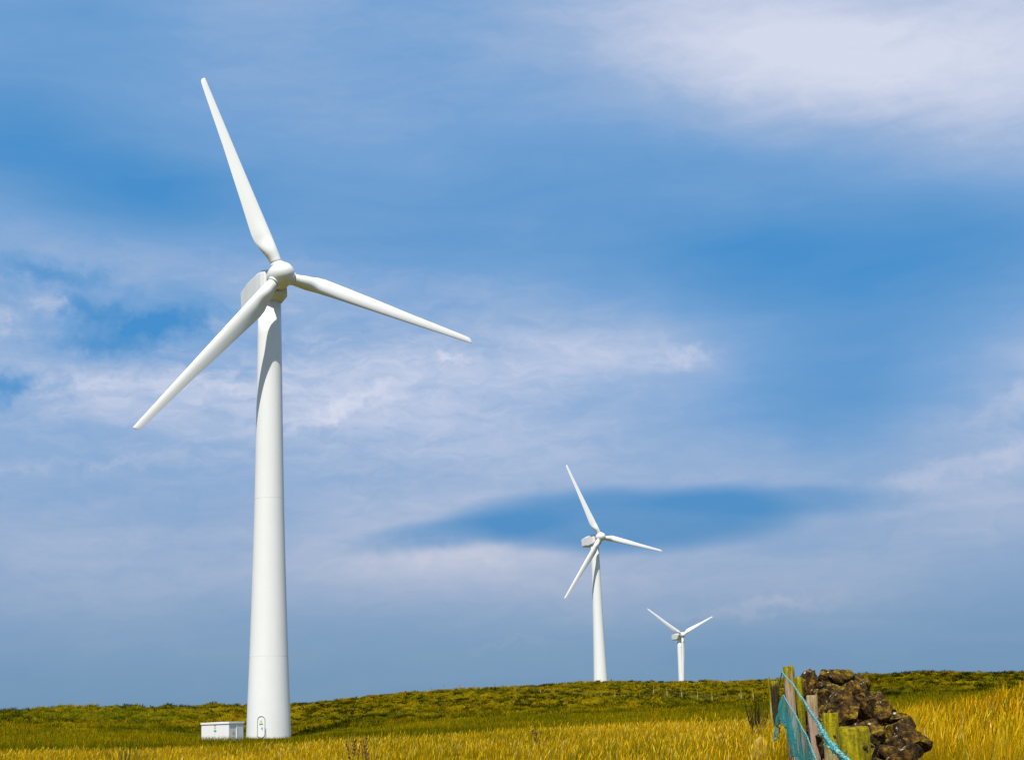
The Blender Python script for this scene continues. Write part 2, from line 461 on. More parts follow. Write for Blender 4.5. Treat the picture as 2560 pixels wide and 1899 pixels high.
def m_plain(name, c, rough=0.5, metal=0.0, var=0.15, scale=8.0):
    m, t, b = mat(name)
    tc = t.n('ShaderNodeTexCoord')
    n = t.noise(tc.outputs['Object'], scale, 4, 0.6).outputs[0]
    t.l(t.mix(t.m('MULTIPLY', n, var * 2), tuple(c) + (1,), tuple(k * 0.5 for k in c) + (1,)), b.inputs['Base Color'])
    b.inputs['Roughness'].default_value = rough; b.inputs['Metallic'].default_value = metal
    return m


def m_wood(name='mossy_wood', green=0.55, base=(0.34, 0.235, 0.15)):
    m, t, b = mat(name)
    tc = t.n('ShaderNodeTexCoord'); v = tc.outputs['Object']
    grain = t.noise(t.mapping(v, scale=(30, 30, 2.2)), 1.0, 6, 0.65, 0.6).outputs[0]
    cr = t.noise(t.mapping(v, scale=(16, 16, 0.8)), 1.0, 3, 0.5, 0.2).outputs[0]
    moss = t.noise(t.mapping(v, scale=(5, 5, 2.2)), 1.0, 4, 0.65, 0.4).outputs[0]
    fine = t.noise(v, 70, 3, 0.7).outputs[0]
    wood = t.ramp(grain, [(0.3, tuple(k * 0.45 for k in base)), (0.5, base), (0.7, tuple(min(1, k * 1.35) for k in base))])
    gr = t.ramp(t.m('ADD', t.m('MULTIPLY', grain, 0.6), t.m('MULTIPLY', fine, 0.4)), [(0.36, (0.05, 0.045, 0.004)), (0.48, (0.17, 0.14, 0.003)), (0.60, (0.36, 0.285, 0.005))])
    # algae grows thickest on the upper end of a post
    sep = t.n('ShaderNodeSeparateXYZ'); t.l(v, sep.inputs[0])
    hz = t.m('MULTIPLY_ADD', sep.outputs[2], 0.70, -0.60)
    f = t.ramp(t.m('ADD', t.m('ADD', moss, hz), green - 0.5), [(0.40, (0, 0, 0)), (0.60, (1, 1, 1))])
    c = t.mix(f, wood, gr)
    c = t.mix(t.ramp(cr, [(0.30, (1, 1, 1)), (0.36, (0, 0, 0))]), c, (0.03, 0.022, 0.01, 1))
    t.l(c, b.inputs['Base Color']); b.inputs['Roughness'].default_value = 0.9; b.inputs['Specular IOR Level'].default_value = 0.12
    bp = t.n('ShaderNodeBump'); bp.inputs['Strength'].default_value = 0.7; bp.inputs['Distance'].default_value = 0.01
    t.l(t.m('ADD', grain, t.m('MULTIPLY', cr, 1.2)), bp.inputs['Height']); t.l(bp.outputs[0], b.inputs['Normal'])
    return m


def m_stone(name='lichened_basalt'):
    m, t, b = mat(name)
    tc = t.n('ShaderNodeTexCoord'); v = tc.outputs['Object']
    n1 = t.noise(v, 4.0, 6, 0.65, 0.4).outputs[0]
    n2 = t.noise(v, 19.0, 5, 0.7, 0.5).outputs[0]
    n3 = t.noise(v, 7.0, 4, 0.6, 1.2).outputs[0]
    n5 = t.noise(v, 2.3, 3, 0.5).outputs[0]
    c = t.ramp(t.m('ADD', t.m('MULTIPLY', n1, 0.5), t.m('MULTIPLY', n2, 0.5)), [(0.39, (0.008, 0.004, 0.001)), (0.48, (0.035, 0.018, 0.004)), (0.55, (0.105, 0.052, 0.008)), (0.64, (0.27, 0.145, 0.022))])
    moss = t.ramp(n2, [(0.40, (0.03, 0.024, 0.001)), (0.60, (0.30, 0.21, 0.004))])
    geo = t.n('ShaderNodeNewGeometry'); sn = t.n('ShaderNodeSeparateXYZ'); t.l(geo.outputs['Normal'], sn.inputs[0])
    up = t.m('MULTIPLY_ADD', sn.outputs[2], 0.12, n3)
    c = t.mix(t.ramp(up, [(0.59, (0, 0, 0)), (0.65, (.8, .8, .8))]), c, moss)
    vo = t.n('ShaderNodeTexVoronoi'); t.l(v, vo.inputs['Vector']); vo.inputs['Scale'].default_value = 15.0
    lw = t.m('ADD', t.m('MULTIPLY', vo.outputs['Distance'], 0.45), t.m('ADD', t.m('MULTIPLY', n5, 0.5), t.m('MULTIPLY', n2, 0.75)))
    c = t.mix(t.ramp(lw, [(0.635, (1, 1, 1)), (0.665, (0, 0, 0))]), c, (0.50, 0.46, 0.38, 1))
    t.l(c, b.inputs['Base Color']); b.inputs['Roughness'].default_value = 0.95
    b.inputs['Specular IOR Level'].default_value = 0.2
    bp = t.n('ShaderNodeBump'); bp.inputs['Strength'].default_value = 1.0; bp.inputs['Distance'].default_value = 0.03
    t.l(t.m('ADD', n2, n1), bp.inputs['Height']); t.l(bp.outputs[0], b.inputs['Normal'])
    return m


def m_rope():
    m, t, b = mat('turquoise_rope')
    tc = t.n('ShaderNodeTexCoord'); v = tc.outputs['Object']
    n = t.noise(v, 60, 3, 0.6).outputs[0]
    n2 = t.noise(v, 5, 3, 0.6).outputs[0]
    c = t.ramp(n, [(0.38, (0.002, 0.07, 0.08)), (0.50, (0.02, 0.30, 0.30)), (0.60, (0.30, 0.72, 0.70))])
    c = t.mix(t.ramp(n2, [(0.5, (0, 0, 0)), (0.7, (0.5, 0.5, 0.5))]), c, (0.20, 0.22, 0.05, 1))
    t.l(c, b.inputs['Base Color']); b.inputs['Roughness'].default_value = 0.6
    return m


def m_net():
    m, t, b = mat('turquoise_netting')
    out = m.node_tree.nodes['Material Output']
    at = t.n('ShaderNodeUVMap'); at.uv_map = 'uv'
    u = at.outputs[0]
    n = t.noise(t.mapping(u, scale=(2.2, 1.4, 1)), 1.0, 4, 0.6, 0.8).outputs[0]
    fine = t.noise(t.mapping(u, scale=(150, 14, 1)), 1.0, 3, 0.6, 0.5).outputs[0]
    c = t.ramp(n, [(0.3, (0.003, 0.27, 0.21)), (0.5, (0.03, 0.42, 0.39)), (0.68, (0.22, 0.50, 0.50))])
    t.l(c, b.inputs['Base Color']); b.inputs['Roughness'].default_value = 0.7
    tl = t.n('ShaderNodeBsdfTranslucent'); t.l(c, tl.inputs[0])
    m1 = t.n('ShaderNodeMixShader'); m1.inputs[0].default_value = 0.35; t.l(b.outputs[0], m1.inputs[1]); t.l(tl.outputs[0], m1.inputs[2])
    tr = t.n('ShaderNodeBsdfTransparent')
    hole = t.m('ADD', t.m('MULTIPLY', fine, 0.8), t.m('MULTIPLY', n, 0.5))
    f = t.ramp(hole, [(0.56, (1, 1, 1)), (0.66, (0, 0, 0))])
    f2 = t.m('MULTIPLY_ADD', f, 0.55, 0.38)
    m2 = t.n('ShaderNodeMixShader'); t.l(f2, m2.inputs[0]); t.l(tr.outputs[0], m2.inputs[1]); t.l(m1.outputs[0], m2.inputs[2])
    t.l(m2.outputs[0], out.inputs[0])
    return m


M_GROUND, M_GRASS = m_ground(), m_grass()
M_WHITE = m_white()
M_TOWER = m_white('tower_paint', (0.81, 0.81, 0.79), 0.38, 0.12)
M_NAC = m_white('nacelle_gelcoat', (0.74, 0.75, 0.74), 0.5, 0.16)
M_CAB = m_white('cabinet_paint', (0.80, 0.80, 0.79), 0.45, 0.12)
M_SEAM = m_plain('seam_grey', (0.30, 0.31, 0.31), 0.6)
M_DARK = m_plain('dark_fitting', (0.05, 0.05, 0.05), 0.5)
M_GREY = m_plain('galvanised', (0.42, 0.43, 0.44), 0.45, 0.3)
M_GREEN = m_plain('green_sign', (0.01, 0.42, 0.20), 0.4, 0, 0.05)
M_YELL = m_plain('yellow_sign', (0.80, 0.45, 0.01), 0.4, 0, 0.05)
M_RED = m_plain('red_sign', (0.70, 0.08, 0.07), 0.4, 0, 0.05)
M_SWHITE = m_plain('sign_white', (0.82, 0.82, 0.80), 0.4, 0, 0.05)
M_CONC = m_plain('concrete_foundation', (0.33, 0.32, 0.29), 0.9)
M_WOOD = m_wood()
M_WOOD2 = m_wood('bare_weathered_wood', 0.30, (0.40, 0.27, 0.19))
M_OLDWOOD = m_wood('blackened_wood', 0.10, (0.045, 0.028, 0.012))
M_PALEWOOD = m_wood('pale_stake_wood', 0.45, (0.42, 0.33, 0.10))
M_STONE = m_stone()
M_ROPE, M_NET = m_rope(), m_net()
M_NETHEM = m_plain('net_hem_cord', (0.006, 0.20, 0.17), 0.7, 0, .3, 30)


# ------------------------------------------------------------------ ground sheet
def build_ground():
    fine = np.linspace(-24, 24, 1050)
    l = np.concatenate([np.linspace(-180, -60, 30, endpoint=False), np.linspace(-60, -24, 50, endpoint=False)])
    az = np.concatenate([l, fine, -l[::-1]])
    az = az[:-1]                                     # 180 is -180 again
    az[0] = -180
    ds = [0.6]
    while ds[-1] < 6000:
        d = ds[-1]
        if d < 30: st = max(0.25, d * 0.03)
        elif d < 150: st = 0.9
        elif d < 380: st = 0.55
        elif d < 800: st = 8
        else: st = d * 0.12
        ds.append(d + st)
    ds = np.array(ds)
    A, D = np.meshgrid(az, ds)
    X = D * np.sin(np.radians(A)); Y = D * np.cos(np.radians(A))
    Z = ground_rel(X.ravel(), Y.ravel()).reshape(X.shape) + EYE
    V = np.stack([X, Y, Z], -1).reshape(-1, 3)
    V = np.vstack([[[0, 0, EYE - 1.35]], V])
    na, nd = len(az), len(ds)
    i = np.arange(nd - 1)[:, None]; j = np.arange(na)[None, :]; j2 = (j + 1) % na
    Q = np.stack([1 + i * na + j, 1 + i * na + j2, 1 + (i + 1) * na + j2, 1 + (i + 1) * na + j], -1).reshape(-1, 4)
    Q = Q[:, ::-1]
    jj = np.arange(na)
    C = np.stack([np.zeros(na, int), 1 + jj, 1 + (jj + 1) % na, np.zeros(na, int)], -1)
    o = fast_mesh('ground', V, Q, M_GROUND, smooth=True)
    tag(o, 'rough moorland pasture rising to a low skyline', None, None, 'structure')
    return o


build_ground()


# ------------------------------------------------------------------ grass
RNG = np.random.default_rng(5)


def ribbons(P, ang, lean, H, W, C0, C1, seg=3, curve=1.0, head=0.0):
    """many grass stalks as tapering ribbons; head > 0 widens the top into a seed head"""
    n = len(P)
    ts = np.linspace(0, 1, seg + 1)
    if head > 0:
        ts = np.array([0, 0.45, 0.78, 0.86, 0.93, 1.0])
        ws = np.array([0.9, 0.65, 0.45, head, head * 0.8, 0.15])
    else:
        ws = 1 - 0.88 * ts
    k = len(ts)
    wd = np.stack([np.cos(ang), np.sin(ang)], -1)
    V = np.zeros((n, k, 2, 3), np.float32); C = np.zeros((n, k, 2, 3), np.float32)
    for i, t in enumerate(ts):
        c = np.zeros((n, 3))
        c[:, :2] = P[:, :2] + lean * (t ** (1 + curve))[..., None] if False else P[:, :2] + lean * (t ** (1 + curve))
        c[:, 2] = P[:, 2] + H * t * (1 - 0.18 * t * np.clip(np.hypot(lean[:, 0], lean[:, 1]) / np.maximum(H, .05), 0, 1))
        w = (W * ws[i] / 2)[:, None]
        V[:, i, 0, :] = c; V[:, i, 1, :] = c
        V[:, i, 0, :2] -= wd * w; V[:, i, 1, :2] += wd * w
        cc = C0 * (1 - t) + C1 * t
        C[:, i, 0] = cc; C[:, i, 1] = cc
    idx = np.arange(n)[:, None] * (2 * k) + np.arange(k - 1)[None, :] * 2
    Q = np.stack([idx, idx + 1, idx + 3, idx + 2], -1).reshape(-1, 4)
    return V.reshape(-1, 3), Q, C.reshape(-1, 3)


def scatter(n, a0, a1, d0, d1, power=1.0):
    a = RNG.uniform(a0, a1, n)
    u = RNG.uniform(0, 1, n)
    d = (d0 ** (2 * power) + u * (d1 ** (2 * power) - d0 ** (2 * power))) ** (1 / (2 * power))
    return d * np.sin(np.radians(a)), d * np.cos(np.radians(a)), a, d


def pal(n, cols, p):
    c = np.array(cols)[RNG.choice(len(cols), n, p=p)]
    return c * RNG.uniform(0.60, 1.50, (n, 1))


GOLD = (0.70, 0.40, 0.003); STRAW = (0.86, 0.58, 0.03); AMBER = (0.52, 0.22, 0.003)
OLIVE = (0.25, 0.22, 0.003); GREEN = (0.125, 0.155, 0.003); BROWN = (0.22, 0.11, 0.003); DKGR = (0.035, 0.05, 0.002)
FENCE0 = np.array([1.022, 4.997]); FDIR = np.array([0.1557, 1.0]); FDIR = FDIR / np.linalg.norm(FDIR)


def off_wall(x, y):
    """signed offset right of the fence line"""
    return (x - FENCE0[0]) * FDIR[1] - (y - FENCE0[1]) * FDIR[0]


def keepout(x, y):
    o = off_wall(x, y)
    bad = (o > 0.15) & (o < 1.25) & (y > 9.8) & (y < 21.6)
    bad |= (o > -0.12) & (o < 0.12) & (y > 4) & (y < 23)
    tx, ty = T1[0], T1[1]
    bad |= np.hypot(x - tx, y - ty) < 2.15
    return bad


T1 = (-23.18, 146.66); T2 = (21.02, 426.07); T3 = (74.78, 749.44)


def grass_layer(name, n, a0, a1, d0, d1, hfun, wfun, colfun, leanamt, seg=3, head=0.0, power=0.5, label='', cat='grass', clump=None, curve=1.0, kfilter=None, rad=None):
    if clump:
        nc = n // clump
        x, y, a, d = scatter(nc, a0, a1, d0, d1, power)
        cx = np.repeat(x, clump); cy = np.repeat(y, clump)
        r = 0.16 + 0.002 * np.repeat(d, clump) * 0.6
        if rad: r = np.repeat(rad * RNG.uniform(.5, 1.25, nc), clump)
        th = RNG.uniform(0, 6.283, len(cx)); rr = r * np.sqrt(RNG.uniform(0, 1, len(cx)))
        x = cx + rr * np.cos(th); y = cy + rr * np.sin(th)
        lx, ly = np.cos(th) * rr / r, np.sin(th) * rr / r
        cid = np.repeat(np.arange(nc), clump)
    else:
        x, y, a, d = scatter(n, a0, a1, d0, d1, power)
        lx = ly = np.zeros(n); cid = np.arange(n)
    ok = ~keepout(x, y)
    if kfilter is not None: ok &= kfilter(x, y)
    x, y, lx, ly, cid = x[ok], y[ok], lx[ok], ly[ok], cid[ok]
    n = len(x); d = np.hypot(x, y); a = np.degrees(np.arctan2(x, y))
    z = ground_rel(x, y) + EYE - 0.03
    H = hfun(a, d, x, y) * RNG.uniform(0.65, 1.15, n)
    W = wfun(a, d) * RNG.uniform(0.7, 1.3, n)
    # the wind bends everything a little towards +x
    g = RNG.normal(0, 0.14, (n, 2))
    lean = (g + np.stack([lx, ly], -1) * leanamt[1] + np.array([leanamt[0], -0.03])) * H[:, None]
    ang = RNG.uniform(-0.9, 0.9, n) - np.radians(a)       # ribbons turned mostly broadside to the slope of light
    C0, C1 = colfun(a, d, x, y, cid)
    return ribbons(np.stack([x, y, z], -1), ang, lean, H, W, C0, C1, seg, curve, head)


def merge(parts):
    V, Q, C = [], [], []; b = 0
    for v, q, c in parts:
        V.append(v); Q.append(q + b); C.append(c); b += len(v)
    return np.vstack(V), np.vstack(Q), np.vstack(C)


def build_grass():
    # zones of colour in the meadow: golden in patches, greener low down
    def mead(a, d, x, y, cid):
        n = len(a)
        g = 0.6 * fbm(x / 4.0, y / 6.0, 3, 40) + 0.4 * fbm(x / 0.8, y / 2.0, 2, 41)
        am = np.exp(-((a - 7.6) / 1.5) ** 2) * (d > 14) * .75
        gold = pal(n, [GOLD, STRAW, AMBER, OLIVE], [0.50, 0.12, 0.20, 0.18])
        grn = pal(n, [OLIVE, GREEN, BROWN, GOLD, DKGR], [0.28, 0.32, 0.10, 0.12, 0.18])
        k = np.clip((g - 0.50) * 9 + np.clip((d - 38) / 26, -.55, .60) + .12, 0, 1)[:, None]
        k = (RNG.uniform(0, 1, (n, 1)) < np.clip(1.05 * k + 0.05, 0, .95))
        top = np.where(k, gold, grn)
        top = np.where(RNG.uniform(0, 1, n)[:, None] < am[:, None], pal(n, [AMBER, BROWN, OLIVE], [.4, .35, .25]), top)
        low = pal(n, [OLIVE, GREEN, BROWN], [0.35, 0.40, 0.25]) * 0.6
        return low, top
    def heads(a, d, x, y, cid):
        n = len(a)
        c = pal(n, [STRAW, GOLD, AMBER, (0.8, 0.62, 0.2)], [0.32, 0.42, 0.18, 0.08])
        return pal(n, [OLIVE, GOLD], [.5, .5]), c
    hm = lambda a, d, x, y: 0.25 + 0.38 * fbm(x / 2.5, y / 2.5, 2, 60)
    wm = lambda a, d: 0.0020 + 0.00005 * d
    parts = [
        grass_layer('', 640000, -26, 26, 9, 66, hm, wm, mead, (0.05, 0.16), 2, power=0.75),
        grass_layer('', 75000, -26, 26, 9, 60, lambda a, d, x, y: 0.40 + 0.22 * fbm(x / 3, y / 3, 2, 61), lambda a, d: 0.0022 + 0.00004 * d, heads, (0.08, 0.08), head=2.4, power=0.75),
    ]
    # tufts of green rush and darker dead stems breaking the gold
    def tuft(a, d, x, y, cid):
        pick = RNG.choice(4, cid.max() + 1, p=[.34, .30, .20, .16])[cid]
        c = np.array([GREEN, OLIVE, DKGR, BROWN])[pick] * RNG.uniform(.7, 1.4, (len(a), 1))
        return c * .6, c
    parts.append(grass_layer('', 70000, -26, 26, 11, 64, lambda a, d, x, y: 0.38 + 0.26 * fbm(x / 6, y / 6, 2, 66), lambda a, d: 0.0026 + 0.00006 * d, tuft, (0.05, 0.55), 2, power=0.8, clump=26, curve=.5, rad=.16))
    parts.append(grass_layer('', 9000, -26, 26, 14, 62, lambda a, d, x, y: 0.55 + 0.2 * fbm(x / 4, y / 4, 2, 67), lambda a, d: 0.0022 + 0.00004 * d, lambda a, d, x, y, cid: (pal(len(a), [OLIVE, GOLD], [.5, .5]), pal(len(a), [STRAW, GOLD, BROWN], [.45, .35, .2])), (0.12, 0.1), head=2.8, power=0.8))
    V, Q, C = merge(parts)
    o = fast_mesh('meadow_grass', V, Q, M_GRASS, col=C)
    tag(o, 'tall golden meadow grass gone to seed in front of the turbines', 'grass', None, 'stuff')

    # the bank of taller amber grass to the right of the wall
    def right(a, d, x, y, cid):
        n = len(a)
        g = fbm(x / 1.6, y / 3.0, 3, 44)
        w = np.clip(np.clip((off_wall(x, y) - 1.5) / 0.8, 0, 1) * np.clip((d - 13) / 4, .15, 1) + (g - .5) * 1.6, 0, 1)[:, None]
        gld = pal(n, [STRAW, GOLD, AMBER, OLIVE], [0.22, 0.48, 0.12, 0.18])  # straw and gold stalk colours, commonest close to the wall
        brn = pal(n, [AMBER, BROWN, GOLD, OLIVE, GREEN], [0.32, 0.26, 0.12, 0.18, 0.12])
        top = np.where(RNG.uniform(0, 1, (n, 1)) < w, brn, gld)
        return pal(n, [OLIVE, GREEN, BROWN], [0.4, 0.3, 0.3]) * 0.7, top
    kf = lambda x, y: (off_wall(x, y) > 1.2)
    hr = lambda a, d, x, y: 0.38 + 0.34 * fbm(x / 1.8, y / 1.8, 2, 70)
    parts = [
        grass_layer('', 190000, 9, 27, 8, 34, hr, lambda a, d: 0.0019 + 0.00005 * d, right, (0.12, 0.12), 4, power=0.7, kfilter=kf),
        grass_layer('', 34000, 9, 27, 8, 34, lambda a, d, x, y: hr(a, d, x, y) * 1.12, lambda a, d: 0.0022 + 0.00004 * d, right, (0.18, 0.10), head=2.6, power=0.7, kfilter=kf),
    ]
    V, Q, C = merge(parts)
    o = fast_mesh('bank_grass', V, Q, M_GRASS, col=C)
    tag(o, 'long amber grass leaning over on the bank right of the stone wall', 'grass', None, 'stuff')

    # greener pasture between the meadow and the hill
    def mid(a, d, x, y, cid):
        n = len(a)
        g = fbm(x / 9.0, y / 14.0, 3, 81)[:, None]
        dk = pal(n, [DKGR, GREEN, OLIVE, BROWN], [0.30, 0.34, 0.22, 0.14])
        lt = pal(n, [OLIVE, GOLD, GREEN, BROWN], [0.42, 0.18, 0.25, 0.15])
        k = RNG.uniform(0, 1, (n, 1)) < np.clip((g - 0.46) * 6 + np.clip((d[:, None] - 120) / 60, -.3, .25), 0.02, 0.95)
        top = np.where(k, lt, dk)
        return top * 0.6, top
    V, Q, C = grass_layer('', 150000, -26, 26, 62, 175, lambda a, d, x, y: (0.34 + 0.35 * fbm(x / 2.2, y / 2.2, 2, 83)) * (1 - .62 * np.exp(-((x - T1[0] + 2) / 7) ** 2 - ((y - T1[1] + 4) / 12) ** 2)), lambda a, d: 0.014 + 0.00006 * d, mid, (0.06, 0.5), 2, power=0.7, clump=6)
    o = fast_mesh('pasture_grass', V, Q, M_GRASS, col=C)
    tag(o, 'dark green rushy pasture behind the golden meadow', 'grass', None, 'stuff')

    # tussocks on the hillside
    def hill(a, d, x, y, cid):
        n = len(a)
        g = fbm(x / 5.0, y / 11.0, 3, 91)
        per = RNG.uniform(-.30, .26, cid.max() + 1)[cid]
        s = 0.05 * np.clip((d - 285) / 30, -1, 1) - .05 * np.exp(-((d - 255) / 25) ** 2) * (a > -7) + 0.50 * g + 0.75 * (fbm(x / 1.9, y / 5.5, 2, 97) - .5) + 0.225 + per * .7
        c = np.zeros((n, 3))
        bands = [(-1, (0.035, 0.036, 0.002)), (0.37, (0.105, 0.10, 0.003)), (0.46, (0.215, 0.175, 0.003)), (0.54, (0.40, 0.30, 0.004)), (0.63, (0.58, 0.40, 0.006)), (0.72, (0.38, 0.18, 0.005))]
        for lo_, col in bands:
            c[s > lo_] = col
        mound = np.exp(-((a + 14.5) / 3.2) ** 2 - ((d - 205) / 22) ** 2)[:, None]
        c = c * (1 - .75 * mound) + np.array([0.20, 0.23, 0.006]) * .75 * mound
        # the right-hand moor lies browner and darker
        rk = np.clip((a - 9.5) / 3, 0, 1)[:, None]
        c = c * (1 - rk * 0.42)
        c = c * RNG.uniform(0.8, 1.25, (n, 1))
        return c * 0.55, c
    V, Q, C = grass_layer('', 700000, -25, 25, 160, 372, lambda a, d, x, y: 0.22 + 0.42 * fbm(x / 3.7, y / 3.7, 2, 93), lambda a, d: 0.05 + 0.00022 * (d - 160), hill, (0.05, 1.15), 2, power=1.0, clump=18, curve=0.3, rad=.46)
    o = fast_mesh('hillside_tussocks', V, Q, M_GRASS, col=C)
    tag(o, 'olive and brown tussock grass covering the far hillside', 'grass', None, 'stuff')


build_grass()

# ------------------------------------------------------------------ wind turbines
HUB_H, ROTOR_R, TILT, OVER, CONE = 43.0, 21.44, math.radians(6.43), 2.876, math.radians(2.7)
TOWER = [(-1.2, 2.06), (0, 2.05), (3, 1.95), (7.5, 1.78), (12, 1.64), (17, 1.50), (22, 1.38), (30, 1.25), (38, 1.14), (41.35, 1.09)]


def chord(r):
    return np.interp(r, [1.25, 1.9, 2.6, 3.3, 3.9, 4.6, 6, 8, 10.5, 14, 17.5, 20.3, 21.0, 21.3, 21.44], [1.10, 1.18, 1.42, 1.64, 1.82, 1.86, 1.75, 1.58, 1.38, 1.08, 0.85, 0.66, 0.60, 0.48, 0.24])


def thick(r):
    return np.interp(r, [1.25, 1.9, 2.6, 3.3, 3.9, 6, 10.5, 16, 21.44], [1.0, 1.0, 0.80, 0.56, 0.42, 0.28, 0.21, 0.17, 0.13])


def blade_mesh():
    """span along +Z, leading edge towards +X, wind side (towards the nose) +Y"""
    rs = [1.25, 1.55, 1.9, 2.2, 2.6, 2.95, 3.3, 3.6, 3.9, 4.25, 4.6, 5.2, 6, 7, 8, 9.2, 10.5, 12.2, 14, 15.8, 17.5, 19, 20.3, 20.75, 21.05, 21.25, 21.38, 21.44]
    n = 36
    V = []
    for r in rs:
        c, th = chord(r), thick(r)
        circ = float(np.interp(r, [1.25, 1.9, 3.9], [1, 1, 0]))
        circ = circ * circ * (3 - 2 * circ)
        tw = math.radians(float(np.interp(r, [1.25, 3.9, 8, 14, 21.44], [14, 13, 7, 2.5, 0.5])))
        xle = float(np.interp(r, [1.25, 1.9, 3.9, 21.44], [0.55, 0.57, 0.58, 0.24]))
        for k in range(n):
            t = 2 * math.pi * k / n
            # airfoil: x from leading (0) to trailing (1)
            xx = 0.5 * (1 - math.cos(t))
            yt = 5 * th * (0.2969 * math.sqrt(xx) - 0.1260 * xx - 0.3516 * xx ** 2 + 0.2843 * xx ** 3 - 0.1036 * xx ** 4)
            camber = 0.05 * 4 * xx * (1 - xx)
            ya = (yt if t <= math.pi else -yt * 0.82) - camber
            if t > math.pi and xx > 0.45: ya += th * 0.20 * (xx - 0.45) * (1 - xx) * 3
            xa = xx
            xc = 0.5 * (1 - math.cos(t)); yc = 0.5 * math.sin(t)
            X = (xle - (xa * (1 - circ) + xc * circ) * c)
            Y = -(ya * (1 - circ) + yc * circ) * c
            cx, sx = math.cos(tw), math.sin(tw)
            Xr = X * cx - Y * sx; Yr = X * sx + Y * cx
            V.append((Xr, Yr - math.sin(CONE) * r, r * math.cos(CONE)))
    F = [(j * n + i, j * n + (i + 1) % n, (j + 1) * n + (i + 1) % n, (j + 1) * n + i) for j in range(len(rs) - 1) for i in range(n)]
    mb = MB(); mb.add(V, F, True)
    mb.f.append(tuple(reversed(range(n)))); mb.sm.append(False)
    mb.f.append(tuple((len(rs) - 1) * n + i for i in range(n))); mb.sm.append(False)
    return mb


